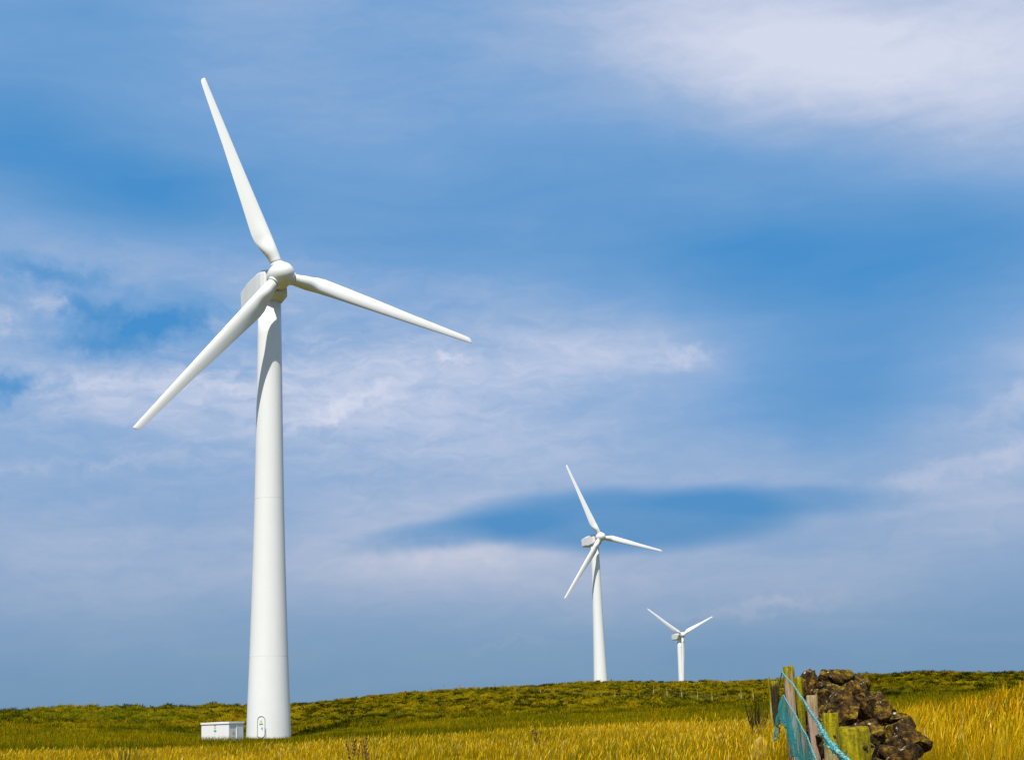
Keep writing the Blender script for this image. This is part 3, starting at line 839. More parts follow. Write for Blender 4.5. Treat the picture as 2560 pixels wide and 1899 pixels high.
def turbine(x, y, zb, yaw, phase, label, detail=True, src=None):
    """yaw: direction the rotor faces, counter-clockwise from +X"""
    t = empty('wind_turbine', (x, y, zb), 0, label, 'wind turbine', 'white three bladed wind turbines on the moor')
    if detail:
        fd = MB(); fd.lathe([(2.6, -1.6), (2.6, -0.06), (2.52, 0.0)], 48); fd.build('foundation', M_CONC, t)
    mb = MB(); prof = []
    zs = sorted(set([p[0] for p in TOWER] + [10, 14.5, 19.5, 26, 34]))
    for z in zs:
        prof.append((float(np.interp(z, [p[0] for p in TOWER], [p[1] for p in TOWER])), z))
    mb.lathe(prof, 72); tower = mb.build('tower', M_TOWER, t)
    for zf in (7.6, 22.2):
        r = float(np.interp(zf, [p[0] for p in TOWER], [p[1] for p in TOWER]))
        f = MB(); f.lathe([(r - .02, zf - .03), (r + .006, zf - .02), (r + .006, zf + .02), (r - .02, zf + .03)], 72, cap=False, smooth=False)
        f.build('section_flange', M_SEAM if False else M_NAC, tower)
    # yaw head
    R = Matrix.Translation((0, 0, HUB_H)) @ Matrix.Rotation(yaw, 4, 'Z') @ Matrix.Rotation(-TILT, 4, 'Y')
    yb = MB(); yb.lathe([(1.12, 41.33), (1.22, 41.38), (1.22, 41.62), (1.0, 41.66)], 48); yb.build('yaw_ring', M_SEAM, t)
    # nacelle: octagonal sections along local x (towards the rotor)
    secs = [(1.55, .98, .92, -1.20, .34), (1.50, 1.14, 1.02, -1.40, .38), (0.95, 1.36, 1.16, -1.80, .45), (0.0, 1.42, 1.22, -1.86, .45), (-1.6, 1.42, 1.22, -1.80, .40), (-2.3, 1.40, 1.20, -1.42, .26), (-4.4, 1.28, 0.96, -1.22, .20), (-4.6, 1.14, .84, -1.10, .20)]
    nb = MB(); V = []
    for (xx, w, tp, bt, ch) in secs:
        c2 = min(ch, .30)
        for (yy, zz) in [(w, bt + ch * 1.1), (w, tp - c2), (w - c2, tp), (-w + c2, tp), (-w, tp - c2), (-w, bt + ch * 1.1), (-w + ch, bt), (w - ch, bt)]:
            V.append(R @ Vector((xx, yy, zz)))
    k = 8
    F = [(j * k + i, j * k + (i + 1) % k, (j + 1) * k + (i + 1) % k, (j + 1) * k + i) for j in range(len(secs) - 1) for i in range(k)]
    nb.add(V, F); nb.f.append(tuple(reversed(range(k)))); nb.sm.append(False)
    nb.f.append(tuple((len(secs) - 1) * k + i for i in range(k))); nb.sm.append(False)
    nac = nb.build('nacelle', M_NAC, t)
    bv = nac.modifiers.new('bevel', 'BEVEL'); bv.width = 0.07; bv.segments = 3; bv.limit_method = 'ANGLE'; bv.angle_limit = math.radians(25)
    if detail:
        hb = MB(); hb.box((-3.2, 0, 1.17), (1.3, 1.0, 0.14), R, 0.03); hb.build('roof_hatch', M_NAC, nac)
        mt = MB(); mt.tube([R @ Vector((-3.9, .5, .9)), R @ Vector((-3.9, .5, 2.0))], 0.03)
        mt.tube([R @ Vector((-3.9, .25, 1.95)), R @ Vector((-3.9, .75, 1.95))], 0.02)
        mt.build('wind_vane', M_GREY, nac)
    # main shaft collar behind the spinner
    Rx = R @ Matrix.Translation((OVER, 0, 0)) @ Matrix.Rotation(math.pi / 2, 4, 'Y')
    sh = MB(); sh.lathe([(0.95, -1.36), (0.95, -0.98)], 40, Rx); sh.build('shaft_collar', M_DARK, t)
    # spinner
    pr = [(0.98, -1.0), (1.10, -0.94), (1.17, -0.7), (1.21, -0.3), (1.22, 0.0), (1.20, 0.3), (1.12, 0.65), (0.98, 0.95), (0.78, 1.20), (0.52, 1.40), (0.25, 1.50), (0.02, 1.53)]
    hubm = MB(); hubm.lathe(pr, 56, Rx)
    hub = hubm.build('spinner', M_WHITE, t)
    # blades
    for b in range(3):
        ang = phase + b * 2 * math.pi / 3
        # local frame at the rotor centre: Z up in plane, Y towards the nose, X clockwise seen from the front
        M = R @ Matrix.Translation((OVER, 0, 0)) @ Matrix(((0, 1, 0, 0), (1, 0, 0, 0), (0, 0, 1, 0), (0, 0, 0, 1))) @ Matrix.Rotation(ang, 4, 'Y')
        if src is None:
            bo = blade_mesh().build('blade', M_WHITE, t)
            turbine.blade_me = bo.data
            cm = MB(); cm.lathe([(0.57, 0.86), (0.64, 0.88), (0.64, 1.22), (0.61, 1.26), (0.54, 1.26)], 40)
            co = cm.build('root_collar', M_WHITE, bo)
            turbine.collar_me = co.data
            src = True
        else:
            bo = link(bpy.data.objects.new('blade', turbine.blade_me)); bo.parent = t
            co = link(bpy.data.objects.new('root_collar', turbine.collar_me)); co.parent = bo
        bo.matrix_local = M
    return t, tower


G_T = [
    (T1, -0.276, -58.97, 18.664, 'largest and nearest white wind turbine, standing beside the white metal cabinet'),
    (T2, 6.835, -57.15, 22.076, 'middle-sized white wind turbine on the hilltop, one blade pointing up and left'),
    (T3, -2.09, -60.45, 54.56, 'smallest and farthest white wind turbine, two blades raised in a V shape'),
]


def door_on_tower(t, tower):
    """oval hatch on the curved tower wall, left of the side facing the meadow"""
    x, y = T1
    face = math.atan2(-y, -x)                    # towards the meadow
    ctr = face - math.radians(19.5)              # a little to the left as seen from the meadow
    def P(s, z, out):
        r = float(np.interp(z, [p[0] for p in TOWER], [p[1] for p in TOWER])) + out
        a = ctr + s / r
        return Vector((r * math.cos(a), r * math.sin(a), z))
    w, z0, z1 = 0.33, 0.36, 2.22
    def oval(k, rr, zc=None):
        a = 2 * math.pi * k
        cx = math.cos(a) * rr
        cz = math.sin(a) * rr
        return cx, (z1 - w + cz if math.sin(a) >= 0 else z0 + w + cz)
    N = 48
    # frame: a raised rim
    V = []; F = []
    for i in range(N):
        for (rr, out) in ((w + .05, -.02), (w + .05, .055), (w, .055), (w, .0)):
            s, z = oval(i / N, rr); V.append(P(s, z, out))
    for i in range(N):
        j = (i + 1) % N
        for q in range(3):
            F.append((i * 4 + q, i * 4 + q + 1, j * 4 + q + 1, j * 4 + q))
    m = MB(); m.add(V, F); fr = m.build('door_frame', M_GREY, t)
    # leaf
    V = []; F = []
    rows = 22
    for k in range(rows + 1):
        z = z0 + (z1 - z0) * k / rows
        if z < z0 + w: hw = math.sqrt(max(0, w * w - (z0 + w - z) ** 2))
        elif z > z1 - w: hw = math.sqrt(max(0, w * w - (z - z1 + w) ** 2))
        else: hw = w
        hw = max(hw, 0.01) * 0.955
        for q in range(7):
            V.append(P(-hw + 2 * hw * q / 6, z, 0.018))
    for k in range(rows):
        for q in range(6):
            F.append((k * 7 + q, k * 7 + q + 1, (k + 1) * 7 + q + 1, (k + 1) * 7 + q))
    m = MB(); m.add(V, F); leaf = m.build('door', M_TOWER, t)
    def patch(name, s0, s1, za, zb, mt, out=0.03, tri=False, par=leaf):
        V = []; F = []
        for q in range(5):
            s = s0 + (s1 - s0) * q / 4
            for (z, o) in ((za, out), (zb, out)):
                V.append(P(s, z, o))
        for q in range(4): F.append((q * 2, q * 2 + 2, q * 2 + 3, q * 2 + 1))
        if tri:
            V = [P(s0, za, out), P(s1, za, out), P((s0 + s1) / 2, zb, out)]; F = [(0, 1, 2)]
        m = MB(); m.add(V, F); return m.build(name, mt, par)
    sg = patch('warning_sign', -.13, .13, 1.69, 1.94, M_YELL, tri=True)
    patch('green_notice', -.17, .17, 1.48, 1.60, M_GREEN)
    hd = MB(); hd.box(P(.10, 1.18, .06), (.05, .05, .16)); hd.tube([P(.10, 1.22, .04), P(.10, 1.22, .10), P(.02, 1.16, .10)], .013)
    hd.build('handle', M_DARK, leaf)
    hr = MB(); hr.tube([P(w + .09, 1.2, .04), P(w + .10, 1.1, .12), P(w + .13, .8, .16), P(w + .14, 0.3, .18), P(w + .14, -.2, .18)], .022)
    hr.build('hand_rail', M_GREY, t)
    st = MB(); c = P(0, .02, .35); st.box(c, (.9, .5, .06), Matrix.Translation(c) @ Matrix.Rotation(ctr + math.pi / 2, 4, 'Z') @ Matrix.Translation(-c)); st.build('step', M_GREY, t)


def blank():
    first = True
    for (p, zb, yaw, ph, lb) in G_T:
        tb, tw = turbine(p[0], p[1], zb + EYE, math.radians(yaw), math.radians(-ph), lb, detail=True, src=None if first else True)
        if first: door_on_tower(tb, tw)
        first = False


blank()


# ------------------------------------------------------------------ transformer cabinet beside the first turbine
def cabinet():
    cx, cy = polar(-10.36, 138.5)                # the corner nearest the meadow
    zb = EYE - 0.58
    th = math.radians(28)
    t = empty('transformer_cabinet', (cx, cy, zb), 0, 'low white metal cabinet with a flat lid beside the base of the nearest wind turbine', 'electrical cabinet')
    L, W, H = 2.95, 2.0, 2.02
    ux = Vector((-math.cos(th), math.sin(th), 0)); uy = Vector((math.sin(th), math.cos(th), 0))
    M = Matrix(((ux.x, uy.x, 0, 0), (ux.y, uy.y, 0, 0), (0, 0, 1, 0), (0, 0, 0, 1)))
    b = MB(); b.box((L / 2, W / 2, (H - .14) / 2), (L, W, H - .14), M, 0.012); body = b.build('body', M_CAB, t)
    l = MB(); l.box((L / 2, W / 2, H - .06), (L + .12, W + .12, .15), M, 0.02)
    V = [(-.02, -.02, H + .015), (L + .02, -.02, H + .015), (L + .02, W + .02, H + .015), (-.02, W + .02, H + .015), (L * .5, W * .5, H + .06)]
    l.add([M @ Vector(v) for v in V], [(0, 1, 4), (1, 2, 4), (2, 3, 4), (3, 0, 4)]); l.build('lid', M_CAB, t)
    p = MB(); p.box((L / 2, W / 2, .12), (L + .3, W + .3, .36), M, 0.02); p.build('plinth', M_CONC, t)
    # long face: y = 0 side; x runs to the left in the photograph
    def fl(name, x0, x1, z0, z1, m, out=.012, par=body):
        q = MB(); q.box(((x0 + x1) / 2, -out / 2 - .001, (z0 + z1) / 2), (x1 - x0, out, z1 - z0), M); return q.build(name, m, par)
    fl('door_seam', L * .5 - .008, L * .5 + .008, .3, H - .16, M_SEAM, .004)
    fl('green_notice', 1.33, 1.60, 1.26, 1.40, M_GREEN)
    fl('lid_hasp', 1.36, 1.58, 1.80, 1.86, M_GREY, .03)
    # round prohibition sign: white disc, red ring and bar
    R2 = M @ Matrix.Translation((1.47, -.006, 1.62)) @ Matrix.Rotation(math.pi / 2, 4, 'X')
    q = MB(); q.lathe([(.12, -.004), (.12, .004)], 28, R2); sg = q.build('round_sign', M_SWHITE, body)
    q = MB(); q.lathe([(.12, .006), (.092, .006)], 28, R2, cap=False, smooth=False)
    q.box((0, 0, .006), (.2, .022, .002), R2 @ Matrix.Rotation(math.radians(45), 4, 'Z')); q.build('red_ring', M_RED, body)
    # short face: x = 0 side
    def sh(name, y0, y1, z0, z1, m, out=.012, bev=0):
        q = MB(); q.box((-out / 2 - .001, (y0 + y1) / 2, (z0 + z1) / 2), (out, y1 - y0, z1 - z0), M, bev); return q.build(name, m, body)
    q = MB(); a = [M @ Vector(v) for v in ((-.012, .45, 1.04), (-.012, .81, 1.04), (-.012, .63, 1.36))]
    q.add(a, [(0, 2, 1)]); q.build('warning_sign', M_YELL, body)
    sh('louvre_post', 1.02, 1.10, .65, 1.68, M_CAB, .05)
    sh('door_leaf', 1.16, 1.92, .45, 1.78, M_CAB, .02, .004)
    sh('padlock', 1.00, 1.12, .54, .64, M_DARK, .07)


cabinet()


# ------------------------------------------------------------------ posts
def post_mesh(h, r, seed, n=18, sq=False, lean=(0, 0), split=True):
    rnd = random.Random(seed)
    rows = 14
    V = []; F = []
    ph = rnd.uniform(0, 6)
    for j in range(rows + 1):
        z = -0.35 + (h + 0.35) * j / rows
        for i in range(n):
            a = 2 * math.pi * i / n
            rr = r * (1 + .05 * math.sin(2 * a + ph) + .03 * math.sin(5 * a + ph * 2 + z) + .015 * rnd.uniform(-1, 1))
            if sq: rr *= 1 / max(abs(math.cos(a)), abs(math.sin(a))) ** 0.8 * 0.86
            if split and abs((a - ph) % 6.283 - 3.1) < 0.2 and j > rows * 0.35: rr *= 0.86
            if j == rows: rr *= 0.985
            V.append((rr * math.cos(a) + lean[0] * z, rr * math.sin(a) + lean[1] * z, z))
    for j in range(rows):
        for i in range(n):
            F.append((j * n + i, j * n + (i + 1) % n, (j + 1) * n + (i + 1) % n, (j + 1) * n + i))
    mb = MB(); mb.add(V, F, True)
    # sawn top: a ring slightly inside, uneven, so that the edge catches light
    top = []
    for i in range(n):
        v = V[rows * n + i]
        top.append((v[0] * .90, v[1] * .90, h + .006 + .004 * rnd.uniform(-1, 1)))
    b = len(mb.v); mb.v += top
    for i in range(n):
        mb.f.append((rows * n + i, rows * n + (i + 1) % n, b + (i + 1) % n, b + i)); mb.sm.append(False)
    mb.v.append((0, 0, h + rnd.uniform(.0, .008)))
    for i in range(n):
        mb.f.append((b + i, b + (i + 1) % n, b + n)); mb.sm.append(False)
    return mb


def fence_near():
    # px column of the post, distance, height of the top relative to the eye, radius, wood
    P = [('A', 1.022, 4.997, -0.029, .049, M_WOOD), ('B', 1.919, 10.12, 0.038, .049, M_WOOD), ('C', 2.607, 14.467, 0.218, .05, M_WOOD2), ('D', 2.946, 17.047, 0.449, .05, M_WOOD), ('E', 3.592, 21.502, 0.718, .078, M_WOOD2)]
    t = empty('rope_fence', (1.02, 5.0, EYE - 1.2), 0, 'mossy wooden post fence strung with turquoise rope and old netting beside the stone wall', 'fence')
    o0 = Vector(t.location)
    pos = []
    for i, (k, x, y, zt, r, m) in enumerate(P):
        zg = gz(x, y)
        h = EYE + zt - zg
        mb = post_mesh(h, r, 10 + i, lean=((.015, 0) if k == 'B' else (0, 0)))
        o = mb.build('post', m, t); o.location = Vector((x, y, zg)) - o0
        o.rotation_euler = (0, 0, 0.4 * i)
        pos.append(Vector((x, y, EYE + zt)))
        if k in 'AB':                                # knot hole on the side facing the meadow
            kn = MB(); c = Vector((x, y, EYE + zt - (.055 if k == 'A' else .13))) + Vector((.022, -r * .97, 0))
            kn.lathe([(.010, -.004), (.008, .0015), (.004, .002)], 14, Matrix.Translation(c) @ Matrix.Rotation(math.pi / 2, 4, 'X') @ Matrix.Scale(.7, 4, (0, 1, 0)))
            k_o = kn.build('knot', M_OLDWOOD, o)
            k_o.matrix_parent_inverse = (Matrix.Translation(Vector((x, y, zg))) @ Matrix.Rotation(0.4 * i, 4, 'Z')).inverted()
    # one more post nearer than the frame and one beyond the rise, so that the ropes run on
    L = Vector((-FDIR[1], FDIR[0], 0))               # leftwards from the fence
    near = Vector((0.45, 1.2, EYE - 0.10)); far = Vector((3.73, 23.7, EYE + .16))
    line = [near] + pos + [far]
    rr = [.05, .051, .049, .05, .05, .078, .04]
    def run(dz, side, sag):
        pts = []
        for a in range(len(line) - 1):
            p0 = line[a] + L * (rr[a] + side) + Vector((0, 0, dz)); p1 = line[a + 1] + L * (rr[a + 1] + side) + Vector((0, 0, dz))
            n = max(8, int((p1 - p0).length / 0.05)) if a < 3 else 40
            for q in range(n):
                s = q / n
                p = p0.lerp(p1, s); p.z -= sag * 4 * s * (1 - s) * (p1 - p0).length / 5
                pts.append(p)
        pts.append(line[-1] + L * (rr[-1] + side) + Vector((0, 0, dz)))
        return pts
    def rope(name, dz, side, sag, rad, seed):
        rnd = random.Random(seed)
        pts = run(dz, side, sag)
        mb = MB()
        # three strands laid round each other
        s = [0]
        for i in range(1, len(pts)): s.append(s[-1] + (pts[i] - pts[i - 1]).length)
        tot = s[-1]; step = .012
        xs = []; k = 0
        d = 0
        arr = np.array([tuple(p) for p in pts]); S = np.array(s)
        def at(u): return Vector((float(np.interp(u, S, arr[:, 0])), float(np.interp(u, S, arr[:, 1])), float(np.interp(u, S, arr[:, 2]))))
        for st in range(3):
            tp = []; u = 2.6
            while u < tot:
                step = .011 if u < 8 else (.03 if u < 14 else .2)
                p = at(u); dirv = (at(min(u + .05, tot)) - at(max(u - .05, 0))).normalized()
                a = dirv.cross(Vector((0, 0, 1))).normalized(); b = a.cross(dirv)
                w = 2 * math.pi * u / .11 + st * 2.094
                tp.append(p + (a * math.cos(w) + b * math.sin(w)) * rad * .72 + Vector((rnd.uniform(-1, 1), rnd.uniform(-1, 1), rnd.uniform(-1, 1))) * rad * .10)
                u += step
            mb.tube(tp, rad * .56, 6)
        # loose fibres
        for q in range(520):
            u = rnd.uniform(3, min(tot, 14))
            p = at(u); dv = Vector((rnd.uniform(-1, 1), rnd.uniform(-1, 1), rnd.uniform(-1, 1))).normalized() * rad * rnd.uniform(1.2, 2.6)
            p = p + dv * .4
            mb.tube([p, p + dv * .6 + Vector((0, .01, 0)), p + dv + Vector((0, rnd.uniform(.0, .03), 0))], [.0018, .0014, .0006], 3)
        o = mb.build(name, M_ROPE, t); o.location = -o0
    rope('rope', -.058, .010, .012, .0075, 3)
    rope('rope', -.36, .012, .02, .0062, 4)
    # netting hanging from the lower rope
    pts = run(-.36, .016, .02)
    arr = np.array([tuple(p) for p in pts]); S = np.concatenate([[0], np.cumsum(np.linalg.norm(np.diff(arr, axis=0), axis=1))])
    us = np.concatenate([np.arange(3, 20.7, .035), np.arange(20.7, 22.4, .05)])
    rows = 14
    V = []; UV = []
    for i, u in enumerate(us):
        p = np.array([np.interp(u, S, arr[:, k]) for k in range(3)])
        drop = np.interp(u, [3, 6, 9.5, 13, 16, 19.5, 21.5, 24, 31], [.62, .58, .48, .42, .34, .33, .24, .16, .12])
        drop *= 1 + .12 * (float(vnoise(np.array([u * .9]), np.array([0.5]), 2)[0]) - .5) + .06 * math.sin(u * 7)
        for j in range(rows + 1):
            v = j / rows
            fold = .030 * v * math.sin(u * 9 + 2.0 * math.sin(u * 1.7) + v * 1.2) + .016 * v * math.sin(u * 23 + v * 3)
            bul = .055 * math.sin(v * 2.4) * (.6 + .5 * math.sin(u * 1.3))
            q = p + np.array([L.x, L.y, 0]) * (fold + bul) + np.array([0, 0, -drop * v]) + np.array([FDIR[0], FDIR[1], 0]) * .05 * v * math.sin(u * 3.1)
            V.append(q - np.array(o0)); UV.append((u, v))
    Q = [(i * (rows + 1) + j, (i + 1) * (rows + 1) + j, (i + 1) * (rows + 1) + j + 1, i * (rows + 1) + j + 1) for i in range(len(us) - 1) for j in range(rows)]
    net = fast_mesh('netting', V, Q, M_NET, t, smooth=True)
    uvl = net.data.uv_layers.new(name='uv')
    uva = np.array(UV, np.float32); li = np.array(Q).ravel()
    uvl.data.foreach_set('uv', uva[li].ravel())
    # gathered dark folds along the hem
    hm = MB(); tp = []
    n = rows + 1
    for i in range(0, len(us), 2):
        tp.append(Vector(V[i * n + rows]) + Vector((0, 0, .01)))
    hm.tube(tp, [.004 + .004 * abs(math.sin(i * .37)) for i in range(len(tp))], 6); hm.build('net_hem', M_NETHEM, t)


fence_near()


def lone_posts():
    x, y = polar(8.92, 40.0)
    zg = gz(x, y)
    o = post_mesh(EYE + .98 - zg, .095, 31, lean=(.02, 0)).build('old_post', M_OLDWOOD)
    o.location = (x, y, zg)
    tag(o, 'thick blackened old post standing left of the fence beyond the rise', 'post')
    x, y = polar(8.80, 37.5)
    zg = gz(x, y)
    o = post_mesh(EYE + 1.02 - zg, .022, 33, 10, lean=(-.015, 0)).build('slender_stake', M_PALEWOOD)
    o.location = (x, y, zg)
    tag(o, 'slender pale stake leaning just left of the blackened old post', 'stake')


lone_posts()


# ------------------------------------------------------------------ far fence along the foot of the hill
def far_fence():
    az = [-3.22, -2.78, -2.24, -1.72, -0.95, -0.24, 0.67, 1.83, 2.34, 2.83, 3.31, 3.78, 4.2, 4.69, 5.17, 5.69, 6.23, 6.75, 7.3, 7.76, 8.19]
    x0, y0 = polar(2.34, 268)
    t = empty('wire_fence', (x0, y0, gz(x0, y0)), 0, 'long line of thin pale fence stakes crossing the foot of the hill', 'fence')
    o0 = Vector(t.location); tops = []
    proto = None
    rnd = random.Random(4)
    for a in az:
        d = float(np.interp(a, [-3.3, 0, 2.34, 4.2, 6.2, 8.2], [330, 300, 264, 236, 205, 178]))
        x, y = polar(a, d); zg = gz(x, y)
        if proto is None:
            mb = MB(); mb.lathe([(.072, -.4), (.070, .6), (.064, 1.45), (.03, 1.52)], 8); proto = mb.build('stake', M_PALEWOOD, t); o = proto
        else:
            o = proto.copy(); link(o); o.parent = t
        o.location = Vector((x, y, zg)) - o0
        o.rotation_euler = (rnd.uniform(-.05, .05), rnd.uniform(-.06, .06), 0)
        tops.append(o.location.copy())
    for h in (.45, .8, 1.15):
        mb = MB(); mb.tube([p + Vector((0, -.06, h)) for p in tops], .003, 4); mb.build('wire', M_GREY, t)


far_fence()


# ------------------------------------------------------------------ stones
def stone_geo(rng, size, sub=3):
    import bmesh
    bm = bmesh.new(); bmesh.ops.create_icosphere(bm, subdivisions=sub, radius=1.0)
    V = np.array([v.co[:] for v in bm.verts]); F = [[v.index for v in f.verts] for f in bm.faces]; bm.free()
    # cut by random planes: angular block
    for k in range(9):
        n = rng.normal(size=3); n /= np.linalg.norm(n)
        if k < 2: n = np.array([rng.normal() * .25, rng.normal() * .25, 1.0 if k == 0 else -1.0]); n /= np.linalg.norm(n)
        dd = rng.uniform(.48, .78)
        s = V @ n
        over = np.maximum(s - dd, 0)
        V = V - over[:, None] * n * 0.985
    sd = int(rng.integers(1, 9999))
    nx = fbm(V[:, 0] * 2.3 + V[:, 2] * 1.7 + 5, V[:, 1] * 2.3 - V[:, 2] + 9, 4, sd) - .5
    nf = fbm(V[:, 0] * 6.3 + V[:, 2] * 3.7 + 1, V[:, 1] * 6.3 - V[:, 2] * 2.9 + 2, 3, sd + 5) - .5
    V = V * (1 + .34 * nx[:, None] + .16 * nf[:, None])
    V = V / np.abs(V).max(0) * np.array(size) / 2
    a = rng.uniform(0, 6.28); c, s = math.cos(a) , math.sin(a)
    a = rng.normal(0, .18)
    Rz = np.array([[math.cos(a), -math.sin(a), 0], [math.sin(a), math.cos(a), 0], [0, 0, 1]])
    b = rng.normal(0, .16); Rx = np.array([[1, 0, 0], [0, math.cos(b), -math.sin(b)], [0, math.sin(b), math.cos(b)]])
    e = rng.normal(0, .16); Ry = np.array([[math.cos(e), 0, math.sin(e)], [0, 1, 0], [-math.sin(e), 0, math.cos(e)]])
    return V @ Rz.T @ Rx.T @ Ry.T, F


def wall():
    rng = np.random.default_rng(12)
    # along y: top height relative to the eye, offset of left face from the fence line, width
    ys = [10.2, 11, 12, 13, 14, 15, 16, 17, 18, 18.7, 19.5, 20.6]
    tops = [-.46, -.34, -.15, .00, .11, .15, .15, .17, .22, .32, .44, .42]
    wid = [.56, .58, .64, .76, .88, .92, .92, .84, .72, .64, .58, .55]
    Rt = np.array([FDIR[1], -FDIR[0]])
    base = FENCE0
    t0 = (base + FDIR * 10)
    t = empty('dry_stone_wall', (t0[0] + .7, t0[1], EYE - 1.1), 0, 'tumbledown dry stone wall of dark lichened boulders behind the rope fence', 'wall')
    o0 = np.array(t.location)
    VV, FF, b = [], [], 0
    s_ = 5.0
    def place(sy, off, z):
        p = base + FDIR * (sy - base[1]) / FDIR[1] + Rt * off
        return np.array([p[0], p[1], z])
    sy = 10.25
    while sy < 20.9:
        tp = np.interp(sy, ys, tops) + EYE; w = np.interp(sy, ys, wid)
        zg = gz(*place(sy, .6, 0)[:2]) - .05
        z = zg
        while z < tp - .20:
            h = rng.uniform(.16, .26)
            off = .14 + rng.uniform(-.03, .03)
            batter = .10 * (1 - (z - zg) / max(tp - zg, .1))
            while off < .14 + w:
                ww = rng.uniform(.24, .42)
                edge = off < .26 or off + ww > w + .05 or sy < 10.8
                if (edge or z > tp - .5) and z + h * .5 < tp - .13 - 1.0 * max(0.0, off + ww / 2 - (w - .42)):
                    V, F = stone_geo(rng, (ww * .86, rng.uniform(.22, .30), h * .92), 2)
                    V = V + place(sy + rng.uniform(-.06, .06), off + ww / 2 - batter * .5, z + h / 2)
                    VV.append(V - o0); FF += [[i + b for i in f] for f in F]; b += len(V)
                off += ww * .92
            z += h * 1.0
        sy += .30
    m = MB(); m.v = [tuple(v) for v in np.vstack(VV)]; m.f = [tuple(f) for f in FF]; m.sm = [False] * len(FF)
    m.build('wall_courses', M_STONE, t)
    # coping and tumbled boulders along the top and at the broken end, each a stone of its own
    n = 0
    def boulder(sy, off, zrel, size, seed, tilt=0):
        r = np.random.default_rng(seed)
        V, F = stone_geo(r, size, 4)
        p = place(sy, off, EYE + zrel)
        mb = MB(); mb.v = [tuple(v) for v in V]; mb.f = [tuple(f) for f in F]; mb.sm = [False] * len(F)
        o = mb.build('boulder', M_STONE, t); o.location = Vector(tuple(p - o0)); o.rotation_euler = (0, tilt, 0)
        return o
    # the big cope stones at the high far end
    boulder(19.9, .50, .50, (.60, .50, .28), 101, .06)
    boulder(20.1, .24, .40, (.40, .40, .40), 111)
    boulder(19.6, .40, .34, (.44, .40, .30), 112)
    boulder(20.0, .80, .42, (.34, .36, .34), 113)
    boulder(19.3, .20, .42, (.26, .34, .40), 102)
    boulder(19.4, .72, .36, (.34, .40, .26), 103, .5)
    boulder(18.9, .45, .28, (.60, .42, .20), 104, -.1)
    boulder(18.6, .80, .20, (.30, .36, .22), 105)
    boulder(18.2, .35, .18, (.42, .36, .22), 106)
    sd = 200
    sy = 18.0
    while sy > 10.3:
        tp = float(np.interp(sy, ys, tops)); w = float(np.interp(sy, ys, wid))
        off = .16 + rng.uniform(0, .1)
        while off < w - .10:
            sx = rng.uniform(.20, .38); sz = rng.uniform(.16, .27)
            boulder(sy + rng.uniform(-.1, .1), off + sx / 2, tp - .01 + rng.uniform(-.12, .07) - .55 * max(0.0, off + sx / 2 - (w - .38)), (sx, rng.uniform(.24, .36), sz), sd, rng.normal(0, .2))
            sd += 1; n += 1
            off += sx * 1.03
        sy -= .34
    # stones fallen out of the near end
    for (sy, off, z, s) in [(10.5, .30, -.50, .36), (10.5, .62, -.62, .40), (10.4, .20, -.72, .40), (10.3, .55, -.90, .42), (10.05, .42, -.52, .34), (10.0, .58, -.50, .36), (9.8, .60, -.78, .42), (9.7, .80, -.85, .34), (10.1, .66, -.60, .34), (9.75, .30, -.82, .36)]:
        boulder(sy, off, z, (s, s * .9, s * .7), sd, rng.normal(0, .3)); sd += 1
    print('boulders', n + 12)


wall()


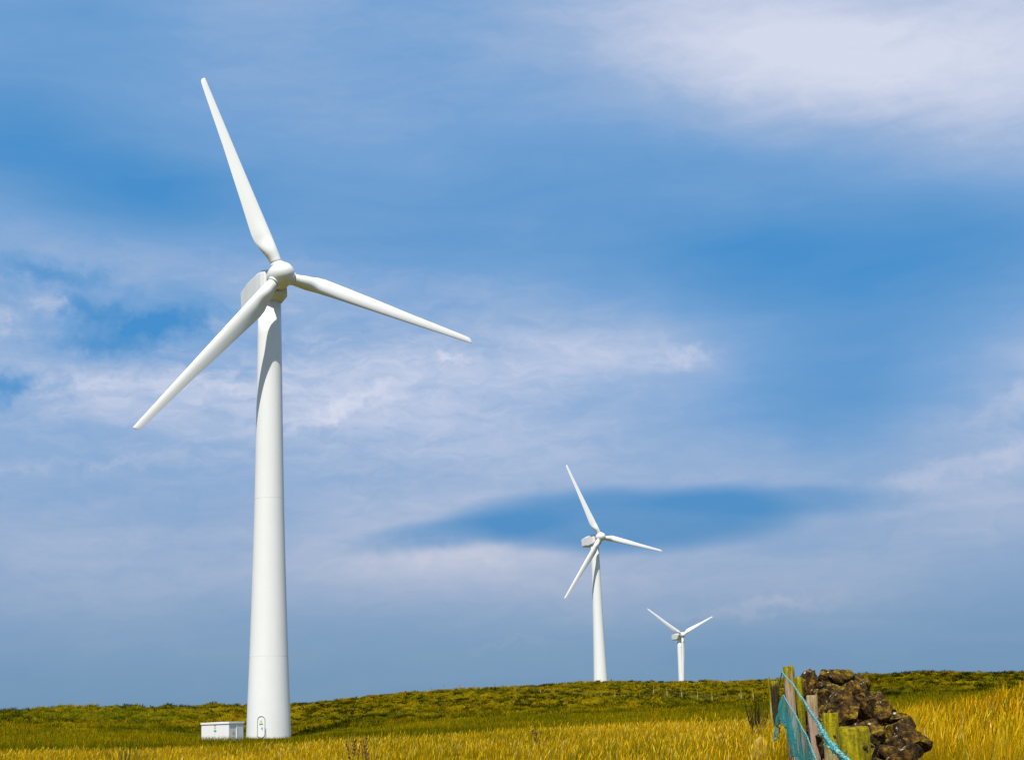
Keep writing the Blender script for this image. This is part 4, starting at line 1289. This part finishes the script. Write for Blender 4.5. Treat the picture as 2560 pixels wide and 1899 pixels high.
def loose_rock():
    x, y = polar(8.26, 24.5)
    zg = gz(x, y)
    V, F = stone_geo(np.random.default_rng(77), (.34, .26, .42), 4)
    mb = MB(); mb.v = [tuple(v) for v in V]; mb.f = [tuple(f) for f in F]; mb.sm = [True] * len(F)
    o = mb.build('rock', m_plain('ochre_lichened_rock', (0.42, 0.27, 0.03), 0.9, 0, .4, 9))
    o.location = (x, y, zg + .28)
    tag(o, 'ochre lichened rock standing in the golden grass left of the netting', 'rock')


loose_rock()


# ------------------------------------------------------------------ dead docks and rushes
def weed(name, azd, d, h, n, spread, seed, label, col=(0.09, 0.055, 0.012), top=(0.15, 0.075, 0.02), heads=True):
    rnd = random.Random(seed)
    x, y = polar(azd, d); zg = gz(x, y)
    t = empty(name, (x, y, zg), 0, label, 'plant')
    m1 = m_plain(name + '_stem', col, .9); m2 = m_plain(name + '_seeds', top, .9)
    st = MB(); hd = MB()
    for i in range(n):
        a = rnd.uniform(0, 6.28); r = rnd.uniform(0, spread) ; hh = h * rnd.uniform(.55, 1.05)
        p0 = Vector((math.cos(a) * r * .3, math.sin(a) * r * .3, -.05))
        p2 = Vector((math.cos(a) * r, math.sin(a) * r, hh)); p1 = p0.lerp(p2, .5) + Vector((0, 0, .05))
        st.tube([p0, p1, p2], [.006, .005, .002], 4)
        if heads:
            for k in range(rnd.randint(6, 14)):
                s = rnd.uniform(.45, 1.0); p = p1.lerp(p2, (s - .4) / .6)
                q = p + Vector((rnd.uniform(-1, 1), rnd.uniform(-1, 1), rnd.uniform(0, 1.4))) * .035
                hd.tube([p, q], [.004, .010], 4); hd.lathe([(.003, -.014), (.012, 0), (.003, .014)], 5, Matrix.Translation(q))
    st.build('stems', m1, t)
    if heads: tag(hd.build('seed_heads', m2, t), kind='stuff')
    return t


weed('dock_plant', -5.95, 33, 1.02, 9, .36, 1, 'dark dead dock with seed heads nearest the foot of the big turbine')
weed('dock_plant', -5.45, 31, 0.80, 6, .26, 7, 'low dark dead dock just right of the taller one by the big turbine')
weed('dock_plant', 0.46, 38, 0.88, 7, .26, 2, 'brown seeding dock in the middle of the golden meadow')
weed('rush_clump', 8.25, 36, 1.05, 70, .34, 3, 'dark rush clump in the golden grass left of the old post', (0.03, 0.03, 0.006), (0.05, 0.04, 0.01), False)
weed('rush_clump', -13.9, 44, .95, 60, .9, 4, 'dark rush clump in the meadow at far left below the cabinet', (0.05, 0.06, 0.006), (0.05, 0.04, 0.01), False)
